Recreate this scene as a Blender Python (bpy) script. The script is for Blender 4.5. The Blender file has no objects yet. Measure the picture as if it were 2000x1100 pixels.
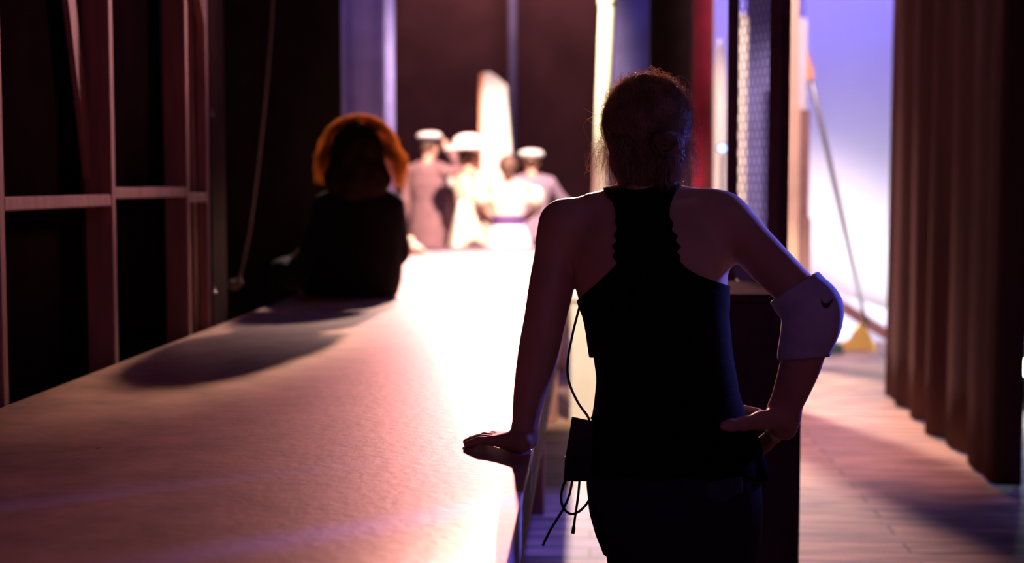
import bpy, math, random
import numpy as np
from mathutils import Vector, Matrix, Euler

random.seed(7)
rng = np.random.default_rng(7)
SC = bpy.context.scene
COL = SC.collection

# ------------------------------------------------------------------ camera
F_PX = 2000 * 50.0 / 36.0
CAM_Z = 1.38
YAW = math.radians(3.186)
PITCH = math.radians(3.954)
cam_d = bpy.data.cameras.new('camera')
cam_d.lens = 50.0
cam_d.sensor_width = 36.0
cam_d.clip_start = 0.05
cam = bpy.data.objects.new('camera', cam_d)
COL.objects.link(cam)
cam.location = (0, 0, CAM_Z)
cam.rotation_euler = (math.pi / 2 - PITCH, 0, YAW)
SC.camera = cam
cam_d.dof.use_dof = True
cam_d.dof.focus_distance = 3.07
cam_d.dof.aperture_fstop = 2.2
CR = np.array(Euler((math.pi / 2 - PITCH, 0, YAW)).to_matrix())


def at(u, v, Y):
    """point of the plane y = Y seen at pixel (u, v)"""
    d = CR @ np.array([(u - 1000) / F_PX, -(v - 550) / F_PX, -1.0])
    t = Y / d[1]
    return np.array([d[0] * t, Y, CAM_Z + d[2] * t])


def on_z(u, v, z):
    d = CR @ np.array([(u - 1000) / F_PX, -(v - 550) / F_PX, -1.0])
    t = (z - CAM_Z) / d[2]
    return np.array([d[0] * t, d[1] * t, z])


def proj(X, Y, Z):
    x, y, z = X, Y, Z - CAM_Z
    cx = CR[0, 0] * x + CR[1, 0] * y + CR[2, 0] * z
    cy = CR[0, 1] * x + CR[1, 1] * y + CR[2, 1] * z
    cz = CR[0, 2] * x + CR[1, 2] * y + CR[2, 2] * z
    return 1000 + F_PX * cx / -cz, 550 - F_PX * cy / -cz


# ------------------------------------------------------------------ materials
def mat(name, col, rough=0.6, var=0.15, scale=8.0, bump=0.0, bscale=60.0, metal=0.0, sheen=0.0, spec=0.5,
        stretch=(1, 1, 1), trans=0.0):
    m = bpy.data.materials.new(name)
    m.use_nodes = True
    nt = m.node_tree
    b = nt.nodes['Principled BSDF']
    tc = nt.nodes.new('ShaderNodeTexCoord')
    mp = nt.nodes.new('ShaderNodeMapping')
    mp.inputs['Scale'].default_value = stretch
    nt.links.new(tc.outputs['Object'], mp.inputs['Vector'])
    n = nt.nodes.new('ShaderNodeTexNoise')
    n.inputs['Scale'].default_value = scale
    n.inputs['Detail'].default_value = 4
    nt.links.new(mp.outputs['Vector'], n.inputs['Vector'])
    r = nt.nodes.new('ShaderNodeValToRGB')
    c0 = [max(0, c * (1 - var)) for c in col]
    c1 = [min(1, c * (1 + var)) for c in col]
    r.color_ramp.elements[0].position = 0.3
    r.color_ramp.elements[1].position = 0.7
    r.color_ramp.elements[0].color = (*c0, 1)
    r.color_ramp.elements[1].color = (*c1, 1)
    nt.links.new(n.outputs['Fac'], r.inputs['Fac'])
    nt.links.new(r.outputs['Color'], b.inputs['Base Color'])
    b.inputs['Roughness'].default_value = rough
    b.inputs['Metallic'].default_value = metal
    b.inputs['Specular IOR Level'].default_value = spec
    if sheen:
        b.inputs['Sheen Weight'].default_value = sheen
    if bump:
        n2 = nt.nodes.new('ShaderNodeTexNoise')
        n2.inputs['Scale'].default_value = bscale
        n2.inputs['Detail'].default_value = 3
        nt.links.new(mp.outputs['Vector'], n2.inputs['Vector'])
        bp = nt.nodes.new('ShaderNodeBump')
        bp.inputs['Strength'].default_value = bump
        bp.inputs['Distance'].default_value = 0.01
        nt.links.new(n2.outputs['Fac'], bp.inputs['Height'])
        nt.links.new(bp.outputs['Normal'], b.inputs['Normal'])
    if trans:
        out = nt.nodes['Material Output']
        t = nt.nodes.new('ShaderNodeBsdfTranslucent')
        nt.links.new(r.outputs['Color'], t.inputs['Color'])
        mx = nt.nodes.new('ShaderNodeMixShader')
        mx.inputs[0].default_value = trans
        nt.links.new(b.outputs[0], mx.inputs[1])
        nt.links.new(t.outputs[0], mx.inputs[2])
        nt.links.new(mx.outputs[0], out.inputs['Surface'])
    return m


def emit(name, col, s):
    m = bpy.data.materials.new(name)
    m.use_nodes = True
    b = m.node_tree.nodes['Principled BSDF']
    b.inputs['Base Color'].default_value = (*col, 1)
    b.inputs['Emission Color'].default_value = (*col, 1)
    b.inputs['Emission Strength'].default_value = s
    return m


def mat_deck():
    m = mat('painted_deck', (0.56, 0.34, 0.33), rough=0.48, var=0.30, scale=7.0, bump=0.09, bscale=35.0, spec=0.28)
    nt = m.node_tree
    b = nt.nodes['Principled BSDF']
    src = b.inputs['Base Color'].links[0].from_socket
    tc = nt.nodes.new('ShaderNodeTexCoord')
    sep = nt.nodes.new('ShaderNodeSeparateXYZ')
    nt.links.new(tc.outputs['Object'], sep.inputs[0])

    def M(op, a, bb):
        n = nt.nodes.new('ShaderNodeMath')
        n.operation = op
        for i, q in enumerate((a, bb)):
            if isinstance(q, (int, float)):
                n.inputs[i].default_value = q
            elif q is not None:
                nt.links.new(q, n.inputs[i])
        return n.outputs[0]
    # sheet joints: one running lengthwise on the left, cross joints every 2.44 m
    lin = M('ABSOLUTE', M('SUBTRACT', M('SUBTRACT', sep.outputs[0], M('MULTIPLY', sep.outputs[1], 0.19)), -1.815), None)
    s1 = M('MULTIPLY', M('LESS_THAN', lin, 0.0022), M('LESS_THAN', sep.outputs[1], 4.3))
    yy = M('ABSOLUTE', M('SUBTRACT', M('MODULO', M('ADD', sep.outputs[1], 0.24), 2.44), 0.0), None)
    s2 = M('LESS_THAN', yy, 0.006)
    # scattered scuffs and dark nicks
    vo = nt.nodes.new('ShaderNodeTexVoronoi')
    vo.inputs['Scale'].default_value = 4.5
    nt.links.new(tc.outputs['Object'], vo.inputs['Vector'])
    nick = M('LESS_THAN', vo.outputs['Distance'], 0.035)
    mx = nt.nodes.new('ShaderNodeMix')
    mx.data_type = 'RGBA'
    nt.links.new(M('MULTIPLY', s1, 0.5), mx.inputs[0])
    nt.links.new(src, mx.inputs[6])
    mx.inputs[7].default_value = (0.85, 0.75, 0.7, 1)
    mx2 = nt.nodes.new('ShaderNodeMix')
    mx2.data_type = 'RGBA'
    nt.links.new(M('MULTIPLY', M('MAXIMUM', s2, nick), 0.75), mx2.inputs[0])
    nt.links.new(mx.outputs[2], mx2.inputs[6])
    mx2.inputs[7].default_value = (0.08, 0.05, 0.045, 1)
    nt.links.new(mx2.outputs[2], b.inputs['Base Color'])
    return m


def mat_planks():
    m = bpy.data.materials.new('worn_floor_planks')
    m.use_nodes = True
    nt = m.node_tree
    b = nt.nodes['Principled BSDF']
    tc = nt.nodes.new('ShaderNodeTexCoord')
    br = nt.nodes.new('ShaderNodeTexBrick')
    br.inputs['Scale'].default_value = 1.0
    br.inputs['Brick Width'].default_value = 2.4
    br.inputs['Row Height'].default_value = 0.14
    br.inputs['Mortar Size'].default_value = 0.006
    br.inputs['Color1'].default_value = (0.36, 0.24, 0.19, 1)
    br.inputs['Color2'].default_value = (0.50, 0.35, 0.28, 1)
    br.inputs['Mortar'].default_value = (0.05, 0.03, 0.025, 1)
    nt.links.new(tc.outputs['Object'], br.inputs['Vector'])
    mp = nt.nodes.new('ShaderNodeMapping')
    mp.inputs['Scale'].default_value = (1.2, 9, 1)
    nt.links.new(tc.outputs['Object'], mp.inputs['Vector'])
    n = nt.nodes.new('ShaderNodeTexNoise')
    n.inputs['Scale'].default_value = 2.2
    n.inputs['Detail'].default_value = 6
    nt.links.new(mp.outputs['Vector'], n.inputs['Vector'])
    r = nt.nodes.new('ShaderNodeValToRGB')
    r.color_ramp.elements[0].position = 0.3
    r.color_ramp.elements[0].color = (0.13, 0.12, 0.13, 1)
    r.color_ramp.elements[1].position = 0.68
    r.color_ramp.elements[1].color = (1.25, 1.15, 1.1, 1)
    nt.links.new(n.outputs['Fac'], r.inputs['Fac'])
    mx = nt.nodes.new('ShaderNodeMix')
    mx.data_type = 'RGBA'
    mx.blend_type = 'MULTIPLY'
    mx.inputs[0].default_value = 1
    nt.links.new(br.outputs['Color'], mx.inputs[6])
    nt.links.new(r.outputs['Color'], mx.inputs[7])
    nt.links.new(mx.outputs[2], b.inputs['Base Color'])
    b.inputs['Roughness'].default_value = 0.55
    bp = nt.nodes.new('ShaderNodeBump')
    bp.inputs['Strength'].default_value = 0.4
    bp.inputs['Distance'].default_value = 0.01
    nt.links.new(n.outputs['Fac'], bp.inputs['Height'])
    nt.links.new(bp.outputs['Normal'], b.inputs['Normal'])
    return m


M = {
    'deck': mat_deck(),
    'planks': mat_planks(),
    'plywood': mat('raw_plywood_edge', (0.42, 0.38, 0.42), 0.7, 0.2, 6, 0.3, 40, stretch=(8, 1, 8)),
    'brown_ply': mat('brown_plywood', (0.16, 0.08, 0.06), 0.7, 0.25, 5, 0.2, 30),
    'plank_brown': mat('red_brown_board', (0.07, 0.025, 0.025), 0.9, 0.25, 5, 0.2, 30, spec=.05),
    'dark_board': mat('dark_stained_board', (0.05, 0.020, 0.024), 0.95, 0.25, 5, 0.2, 30, spec=.05),
    'lumber': mat('pine_lumber', (0.36, 0.17, 0.145), 0.65, 0.2, 5, 0.25, 40, stretch=(6, 6, 0.8)),
    'black_cloth': mat('black_drape', (0.013, 0.007, 0.010), 0.95, 0.3, 6, 0.3, 300, sheen=0.05, spec=0.1),
    'flat_cloth': mat('dark_muslin', (0.010, 0.004, 0.007), 1.0, 0.3, 3, 0.2, 300, spec=0.0),
    'blue_cloth': mat('blue_grey_drape', (0.24, 0.23, 0.46), 0.9, 0.15, 4, 0.3, 200, spec=0.15),
    'maroon_cloth': mat('maroon_drape', (0.11, 0.05, 0.06), 0.95, 0.2, 2, 0.2, 200, spec=0.1),
    'red_cloth': mat('deep_red_velvet', (0.13, 0.003, 0.018), 0.9, 0.3, 5, 0.3, 200, sheen=0.2, spec=0.1),
    'navy_cloth': mat('navy_drape', (0.05, 0.05, 0.11), 0.9, 0.2, 4, 0.3, 200, spec=0.1),
    'brown_cloth': mat('brown_velour', (0.105, 0.054, 0.056), 0.95, 0.25, 3, 0.35, 250, sheen=0.0, spec=0.03, stretch=(1, 1, 0.2)),
    'cyc': mat('white_cyclorama', (0.82, 0.82, 0.84), 0.95, 0.03, 2, spec=0.05),
    'white_paint': mat('white_painted_wood', (0.80, 0.78, 0.70), 0.5, 0.05, 6, 0.1, 60),
    'pink_paint': mat('peach_painted_board', (0.62, 0.42, 0.34), 0.6, 0.1, 5, 0.2, 50),
    'orange_paint': mat('orange_paint', (0.75, 0.30, 0.14), 0.55, 0.1, 5, 0.1, 40),
    'blue_paint': mat('blue_paint', (0.10, 0.10, 0.55), 0.55, 0.1, 5, 0.1, 40),
    'slate_paint': mat('slate_blue_paint', (0.17, 0.17, 0.42), 0.7, 0.15, 4),
    'dark_paint': mat('black_painted_wood', (0.05, 0.026, 0.055), 0.95, 0.25, 6, 0.2, 50, spec=.03),
    'post_paint': mat('dark_painted_post', (0.15, 0.07, 0.11), 0.5, 0.25, 6, 0.2, 50),
    'steel': mat('grey_steel', (0.32, 0.32, 0.34), 0.4, 0.1, 20, metal=0.7),
    'wire': mat('dark_wire', (0.035, 0.035, 0.06), 0.6, 0.1, 20, metal=0.0),
    'rope': mat('hemp_rope', (0.20, 0.12, 0.11), 0.9, 0.2, 90, 0.5, 200),
    'straw': mat('yellow_straw', (0.72, 0.46, 0.12), 0.85, 0.25, 40, 0.4, 120, stretch=(6, 6, 0.6)),
    'lavender': mat('lavender_paint', (0.60, 0.56, 0.70), 0.7, 0.08, 3),
    'green': mat('dark_green_paint', (0.05, 0.10, 0.08), 0.6, 0.2, 6),
    'skin': mat('skin', (0.52, 0.30, 0.235), 0.5, 0.08, 14, 0.08, 260, spec=0.35),
    'skin_tan': mat('stage_skin', (0.60, 0.34, 0.25), 0.55, 0.08, 10, spec=0.3),
    'tank': mat('black_jersey', (0.008, 0.006, 0.008), 0.95, 0.2, 30, 0.12, 400, sheen=0.0, spec=0.06),
    'denim': mat('black_denim', (0.022, 0.025, 0.045), 0.85, 0.3, 60, 0.25, 500, sheen=0.05, spec=0.15),
    'pocket': mat('faded_denim', (0.05, 0.06, 0.11), 0.85, 0.25, 60, 0.2, 500, spec=0.15),
    'pad': mat('white_knit', (0.56, 0.56, 0.80), 0.95, 0.06, 50, 0.35, 420, sheen=0.1, spec=0.1),
    'black': mat('black_plastic', (0.012, 0.010, 0.012), 0.45, 0.2, 30, 0.1, 100),
    'cable': mat('black_rubber', (0.015, 0.011, 0.014), 0.4, 0.1, 30),
    'shoe': mat('black_leather', (0.015, 0.014, 0.016), 0.5, 0.2, 20),
    'hair': mat('brown_hair', (0.085, 0.045, 0.03), 0.5, 0.4, 30, 0.3, 90, spec=0.5),
    'strand': mat('brown_hair_strand', (0.52, 0.33, 0.24), 0.45, 0.35, 30, spec=0.5, trans=0.4),
    'curl_core': mat('shaded_curl_core', (0.03, 0.014, 0.008), 0.9, 0.4, 20, 0.4, 60, spec=0.1),  # near black puts the shade inside the hair into the colour
    'curl': mat('backlit_auburn_curl', (0.85, 0.50, 0.17), 0.6, 0.2, 20, spec=0.3, trans=0.65),  # bright orange puts the backlit rim into the curl colour
    'white_cloth': mat('white_cotton', (0.80, 0.78, 0.74), 0.85, 0.05, 8, spec=0.15),
    'cream_cloth': mat('cream_cotton', (0.80, 0.68, 0.48), 0.85, 0.08, 8, spec=0.15),
    'coat': mat('mauve_wool', (0.25, 0.14, 0.15), 0.9, 0.12, 10, spec=0.1),
    'jacket': mat('grey_mauve_wool', (0.30, 0.22, 0.29), 0.9, 0.12, 10, spec=0.1),
    'navy': mat('dark_trouser_cloth', (0.03, 0.025, 0.04), 0.9, 0.12, 10, spec=0.1),
    'red': mat('red_cloth', (0.60, 0.10, 0.08), 0.85, 0.12, 10, spec=0.1),
    'purple': mat('purple_sash', (0.12, 0.06, 0.18), 0.8, 0.12, 10, spec=0.1),
    'eye': mat('eye_white', (0.8, 0.8, 0.8), 0.2, 0.02, 10),
    'lip': mat('lip', (0.45, 0.15, 0.13), 0.4, 0.05, 10),
    'dkhair': mat('dark_brown_hair', (0.10, 0.05, 0.03), 0.6, 0.3, 25, 0.3, 80),
    'lamp_white': emit('cool_lamp_lens', (0.80, 1.0, 0.95), 60),
    'lamp_blue': emit('blue_lamp_lens', (0.25, 0.4, 1.0), 6),
}


# ------------------------------------------------------------------ objects
def tag(o, label=None, cat=None, group=None, kind=None):
    if label: o['label'] = label
    if cat: o['category'] = cat
    if group: o['group'] = group
    if kind: o['kind'] = kind
    return o


def thing(name, label, cat, loc=(0, 0, 0), rz=0.0, group=None):
    o = bpy.data.objects.new(name, None)
    o.empty_display_size = 0.05
    COL.objects.link(o)
    o.location = [float(c) for c in loc]
    o.rotation_euler = (0, 0, rz)
    return tag(o, label, cat, group)


def world_loc(o):
    p = np.zeros(3)
    while o is not None:
        p = p + np.array(o.location)
        o = o.parent
    return p


def mesh_obj(name, vf, m, parent=None, local=False, smooth=True, label=None):
    """vertices are given in world space unless local is set"""
    v, f = vf
    v = np.asarray(v, dtype=np.float64).reshape(-1, 3)
    if parent is not None and not local:
        v = v - world_loc(parent)
    me = bpy.data.meshes.new(name)
    me.from_pydata(v.tolist(), [], f.tolist() if isinstance(f, np.ndarray) else f)
    me.update()
    if smooth:
        me.polygons.foreach_set('use_smooth', [True] * len(me.polygons))
    me.materials.append(m)
    o = bpy.data.objects.new(name, me)
    COL.objects.link(o)
    if parent is not None:
        o.parent = parent
    if label: o['label'] = label
    return o


class MB:
    """collects plain solids into one mesh"""
    def __init__(s):
        s.v, s.f = [], []

    def add(s, v, f):
        n = len(s.v)
        s.v += [tuple(map(float, p)) for p in v]
        s.f += [tuple(i + n for i in q) for q in f]
        return s

    def box(s, lo, hi, R=None, c=None, bev=0.004):
        lo, hi = np.array(lo, float), np.array(hi, float)
        b = min(bev, 0.3 * float(min(hi - lo)))
        vs, idx = [], {}
        for sx in (0, 1):
            for sy in (0, 1):
                for sz in (0, 1):
                    s3 = (sx, sy, sz)
                    for ax in range(3):
                        p = []
                        for k in range(3):
                            e = hi[k] if s3[k] else lo[k]
                            if k != ax:
                                e = e - b if s3[k] else e + b
                            p.append(e)
                        idx[(s3, ax)] = len(vs)
                        vs.append(p)
        fs = []
        for ax in range(3):
            for sd in (0, 1):
                a, bb = [k for k in range(3) if k != ax]
                q = []
                for (i, j) in ((0, 0), (1, 0), (1, 1), (0, 1)):
                    s3 = [0, 0, 0]
                    s3[ax] = sd; s3[a] = i; s3[bb] = j
                    q.append(idx[(tuple(s3), ax)])
                flip = (sd == 0) != (ax == 1)
                fs.append(tuple(q[::-1]) if flip else tuple(q))
        for a in range(3):           # edge bevels
            o1, o2 = [k for k in range(3) if k != a]
            for i in (0, 1):
                for j in (0, 1):
                    s0 = [0, 0, 0]; s0[o1] = i; s0[o2] = j
                    s1 = list(s0); s1[a] = 1
                    s0, s1 = tuple(s0), tuple(s1)
                    fs.append((idx[(s0, o1)], idx[(s1, o1)], idx[(s1, o2)], idx[(s0, o2)]))
        for sx in (0, 1):
            for sy in (0, 1):
                for sz in (0, 1):
                    fs.append(tuple(idx[((sx, sy, sz), k)] for k in range(3)))
        vs = np.array(vs)
        if R is not None:
            vs = (vs - c) @ np.array(R).T + c
        return s.add(vs, fs)

    def beam(s, a, b, w, d, up=(0, 0, 1), bev=0.003):
        """rectangular bar from a to b: w across, d along up"""
        a, b = np.array(a, float), np.array(b, float)
        L = np.linalg.norm(b - a)
        z = (b - a) / L
        x = np.cross(up, z)
        if np.linalg.norm(x) < 1e-4: x = np.cross((0, 1, 0), z)
        x /= np.linalg.norm(x)
        y = np.cross(z, x)
        t = MB().box((-w / 2, -d / 2, 0), (w / 2, d / 2, L), bev=bev)
        v = np.array(t.v) @ np.array([x, y, z]) + a
        return s.add(v, t.f)

    def tube(s, pts, r, n=8, cap=True):
        v, f = tube_vf(pts, r, n, cap)
        return s.add(v, f)

    def lathe(s, prof, c, n=24):
        """prof: (radius, z) rows"""
        vs, fs = [], []
        for (r, z) in prof:
            for k in range(n):
                a = 2 * math.pi * k / n
                vs.append((c[0] + r * math.cos(a), c[1] + r * math.sin(a), c[2] + z))
        for i in range(len(prof) - 1):
            for k in range(n):
                k2 = (k + 1) % n
                fs.append((i * n + k, i * n + k2, (i + 1) * n + k2, (i + 1) * n + k))
        fs.append(tuple(range(n))[::-1])
        fs.append(tuple((len(prof) - 1) * n + k for k in range(n)))
        return s.add(vs, fs)

    def prism(s, poly, y0, y1):
        """poly in (x, z), extruded along y"""
        n = len(poly)
        vs = [(x, y0, z) for x, z in poly] + [(x, y1, z) for x, z in poly]
        fs = [tuple(range(n)), tuple(range(2 * n - 1, n - 1, -1))]
        for i in range(n):
            j = (i + 1) % n
            fs.append((i, i + n, j + n, j))
        return s.add(vs, fs)

    def build(s, name, m, parent=None, smooth=False, local=False, label=None):
        return mesh_obj(name, (s.v, s.f), m, parent, local, smooth, label)


def tube_vf(pts, r, n=8, cap=True):
    P = np.array(pts, float)
    k = len(P)
    R = np.full(k, r) if np.isscalar(r) else np.array(r, float)
    T = np.gradient(P, axis=0)
    T /= np.linalg.norm(T, axis=1)[:, None] + 1e-12
    ref = np.array([0.31, 0.87, 0.38])
    u = np.cross(T[0], ref); u /= np.linalg.norm(u)
    vs = []
    for i in range(k):
        u = u - T[i] * np.dot(u, T[i]); u /= np.linalg.norm(u) + 1e-12
        w = np.cross(T[i], u)
        for j in range(n):
            a = 2 * math.pi * j / n
            vs.append(P[i] + R[i] * (math.cos(a) * u + math.sin(a) * w))
    fs = []
    for i in range(k - 1):
        for j in range(n):
            j2 = (j + 1) % n
            fs.append((i * n + j, i * n + j2, (i + 1) * n + j2, (i + 1) * n + j))
    if cap:
        fs.append(tuple(range(n))[::-1])
        fs.append(tuple((k - 1) * n + j for j in range(n)))
    return vs, fs


def strands_vf(P, r, taper=True, n=3):
    """P: (S, K, 3) polylines -> thin three-sided tubes, all at once"""
    S, K, _ = P.shape
    T = np.gradient(P, axis=1)
    T /= np.linalg.norm(T, axis=2, keepdims=True) + 1e-12
    ref = np.array([0.37, 0.83, 0.41])
    U = np.cross(T, ref); U /= np.linalg.norm(U, axis=2, keepdims=True) + 1e-12
    Wv = np.cross(T, U)
    rr = (np.linspace(1, 0.35, K) if taper else np.ones(K))[None, :] * np.broadcast_to(np.asarray(r), (S,))[:, None]
    V = np.empty((S, K, n, 3))
    for j in range(n):
        a = 2 * math.pi * j / n
        V[:, :, j] = P + rr[:, :, None] * (math.cos(a) * U + math.sin(a) * Wv)
    idx = np.arange(S * K * n).reshape(S, K, n)
    q = []
    for j in range(n):
        j2 = (j + 1) % n
        q.append(np.stack([idx[:, :-1, j], idx[:, :-1, j2], idx[:, 1:, j2], idx[:, 1:, j]], -1).reshape(-1, 4))
    return V.reshape(-1, 3), np.concatenate(q)


def spline(pts, n=40):
    """Catmull-Rom through pts"""
    P = np.array(pts, float)
    P = np.vstack([2 * P[0] - P[1], P, 2 * P[-1] - P[-2]])
    out = []
    m = len(P) - 3
    for t in np.linspace(0, m - 1e-6, n):
        i = int(t); f = t - i
        a, b, c, d = P[i], P[i + 1], P[i + 2], P[i + 3]
        out.append(0.5 * (2 * b + (c - a) * f + (2 * a - 5 * b + 4 * c - d) * f * f + (3 * b - a - 3 * c + d) * f ** 3))
    return np.array(out)


# ------------------------------------------------------------------ smooth bodies: a signed field turned into a surface
def smin(a, b, k):
    if k <= 0: return np.minimum(a, b)
    h = np.maximum(k - np.abs(a - b), 0) / k
    return np.minimum(a, b) - h * h * k * 0.25


class Field:
    def __init__(s, lo, hi, h):
        s.h = h
        s.ax = [np.arange(lo[i], hi[i] + h, h, dtype=np.float32) for i in range(3)]
        s.F = np.full([len(a) for a in s.ax], 5.0, dtype=np.float32)

    def sub(s, lo, hi):
        sl = []
        for i in range(3):
            a = s.ax[i]
            i0 = max(0, int((lo[i] - a[0]) / s.h)); i1 = min(len(a), int((hi[i] - a[0]) / s.h) + 2)
            if i1 <= i0: return None, None
            sl.append(slice(i0, i1))
        g = (s.ax[0][sl[0]][:, None, None], s.ax[1][sl[1]][None, :, None], s.ax[2][sl[2]][None, None, :])
        return tuple(sl), g

    def put(s, sl, d, k, op='u'):
        if op == 'u': s.F[sl] = smin(s.F[sl], d, k)
        else: s.F[sl] = -smin(-s.F[sl], d, k)

    def cap(s, a, b, ra, rb=None, k=0.015, op='u'):
        rb = ra if rb is None else rb
        a, b = np.array(a, float), np.array(b, float)
        m = max(ra, rb) + k + 3 * s.h
        sl, g = s.sub(np.minimum(a, b) - m, np.maximum(a, b) + m)
        if sl is None: return s
        ab = b - a
        L2 = float(ab @ ab) + 1e-12
        p = [g[i] - a[i] for i in range(3)]
        t = np.clip((p[0] * ab[0] + p[1] * ab[1] + p[2] * ab[2]) / L2, 0, 1)
        d = np.sqrt((p[0] - ab[0] * t) ** 2 + (p[1] - ab[1] * t) ** 2 + (p[2] - ab[2] * t) ** 2) - (ra + (rb - ra) * t)
        s.put(sl, d, k, op)
        return s

    def chain(s, pts, rs, k=0.015):
        for i in range(len(pts) - 1):
            s.cap(pts[i], pts[i + 1], rs[i], rs[i + 1], k)
        return s

    def limb(s, pts, rs, n=26, k=0.006, k0=0.008):
        """smoothly tapering limb through pts; the first stretch melts into what is there"""
        P = spline(pts, n)
        q = spline([(r, 0, 0) for r in rs], n)[:, 0]
        for i in range(n - 1):
            s.cap(P[i], P[i + 1], q[i], q[i + 1], k0 if i < 3 else k)
        return s

    def ell(s, c, r, R=None, k=0.015, op='u'):
        c, r = np.array(c, float), np.array(r, float)
        m = max(r) + k + 3 * s.h
        sl, g = s.sub(c - m, c + m)
        if sl is None: return s
        p = [g[i] - c[i] for i in range(3)]
        if R is not None:
            R = np.array(R)
            p = [R[0, i] * p[0] + R[1, i] * p[1] + R[2, i] * p[2] for i in range(3)]
        k0 = np.sqrt((p[0] / r[0]) ** 2 + (p[1] / r[1]) ** 2 + (p[2] / r[2]) ** 2)
        k1 = np.sqrt((p[0] / r[0] ** 2) ** 2 + (p[1] / r[1] ** 2) ** 2 + (p[2] / r[2] ** 2) ** 2) + 1e-9
        s.put(sl, k0 * (k0 - 1) / k1, k, op)
        return s

    def box(s, c, hlf, R=None, rad=0.005, k=0.0, op='u'):
        c, hlf = np.array(c, float), np.array(hlf, float)
        m = np.linalg.norm(hlf) + k + 3 * s.h
        sl, g = s.sub(c - m, c + m)
        if sl is None: return s
        p = [g[i] - c[i] for i in range(3)]
        if R is not None:
            R = np.array(R)
            p = [R[0, i] * p[0] + R[1, i] * p[1] + R[2, i] * p[2] for i in range(3)]
        q = [np.abs(p[i]) - hlf[i] + rad for i in range(3)]
        d = np.sqrt(sum(np.maximum(x, 0) ** 2 for x in q)) + np.minimum(np.maximum(q[0], np.maximum(q[1], q[2])), 0) - rad
        s.put(sl, d, k, op)
        return s

    def loft(s, rows, k=0.015, infl=0.0, pw=2.2):
        """rows (z, cx, cy, rx, ry), stacked ellipses"""
        rows = sorted(rows, key=lambda r: r[0])
        A = np.array(rows, float)
        m = k + 4 * s.h + infl
        lo = [float((A[:, 1] - A[:, 3]).min() - m), float((A[:, 2] - A[:, 4]).min() - m), A[0, 0] - m]
        hi = [float((A[:, 1] + A[:, 3]).max() + m), float((A[:, 2] + A[:, 4]).max() + m), A[-1, 0] + m]
        sl, g = s.sub(lo, hi)
        if sl is None: return s
        zz = g[2].ravel()
        # smooth interpolation: linear, then blurred a little
        zc = np.clip(zz, A[0, 0], A[-1, 0])
        I = []
        for j in range(1, 5):
            v = np.zeros_like(zc)
            for o in (-0.012, -0.006, 0, 0.006, 0.012):
                v = v + np.interp(zc + o, A[:, 0], A[:, j]) / 5
            I.append(v.astype(np.float32)[None, None, :])
        cx, cy, rx, ry = I
        rx = rx + infl; ry = ry + infl
        px, py = np.abs(g[0] - cx) / rx, np.abs(g[1] - cy) / ry
        q = (px ** pw + py ** pw) ** (1 / pw)
        d = (q - 1) * np.minimum(rx, ry) * (0.35 * np.maximum(rx, ry) / np.minimum(rx, ry) + 0.65)
        d = np.maximum(d, np.maximum(g[2] - (A[-1, 0] + infl), (A[0, 0] - infl) - g[2]))
        s.put(sl, d, k)
        return s

    def grid(s):
        return s.ax[0][:, None, None], s.ax[1][None, :, None], s.ax[2][None, None, :]

    def cut(s, d, k=0.0):
        """keep only where d < 0"""
        s.F = -smin(-s.F, -d.astype(np.float32) + 0 * s.F, k)
        return s

    def surface(s):
        F = s.F
        nx, ny, nz = F.shape
        ins = F < 0
        c = np.zeros((nx - 1, ny - 1, nz - 1), np.int8)
        for i in (0, 1):
            for j in (0, 1):
                for l in (0, 1):
                    c += ins[i:nx - 1 + i, j:ny - 1 + j, l:nz - 1 + l]
        I = np.argwhere((c > 0) & (c < 8))
        off = np.array([(i, j, l) for i in (0, 1) for j in (0, 1) for l in (0, 1)])
        G = F[I[:, 0, None] + off[:, 0], I[:, 1, None] + off[:, 1], I[:, 2, None] + off[:, 2]].astype(np.float64)
        acc = np.zeros((len(I), 3)); cnt = np.zeros(len(I))
        for a in range(8):
            for b in range(a + 1, 8):
                if np.abs(off[a] - off[b]).sum() != 1: continue
                sg = (G[:, a] < 0) != (G[:, b] < 0)
                t = np.where(sg, G[:, a] / (G[:, a] - G[:, b] + 1e-20), 0)
                p = off[a] + t[:, None] * (off[b] - off[a])
                acc += np.where(sg[:, None], p, 0); cnt += sg
        V = (I + acc / cnt[:, None]) * s.h + np.array([a[0] for a in s.ax])
        idx = np.full((nx - 1, ny - 1, nz - 1), -1, np.int32)
        idx[I[:, 0], I[:, 1], I[:, 2]] = np.arange(len(I))
        Q = []
        for ax in range(3):
            sl0 = [slice(1, -1)] * 3; sl1 = [slice(1, -1)] * 3
            sl0[ax] = slice(0, -1); sl1[ax] = slice(1, None)
            a0, a1 = ins[tuple(sl0)], ins[tuple(sl1)]
            E = np.argwhere(a0 != a1)
            if not len(E): continue
            b, cc = [(1, 2), (2, 0), (0, 1)][ax]
            base = E.copy()
            for q in range(3):
                if q != ax: base[:, q] += 1
            def cell(db, dc):
                w = base.copy(); w[:, b] -= db; w[:, cc] -= dc
                return idx[w[:, 0], w[:, 1], w[:, 2]]
            q = np.stack([cell(1, 1), cell(0, 1), cell(0, 0), cell(1, 0)], -1)
            fl = a1[E[:, 0], E[:, 1], E[:, 2]]
            q[fl] = q[fl][:, ::-1]
            Q.append(q)
        return V, np.concatenate(Q)


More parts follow.
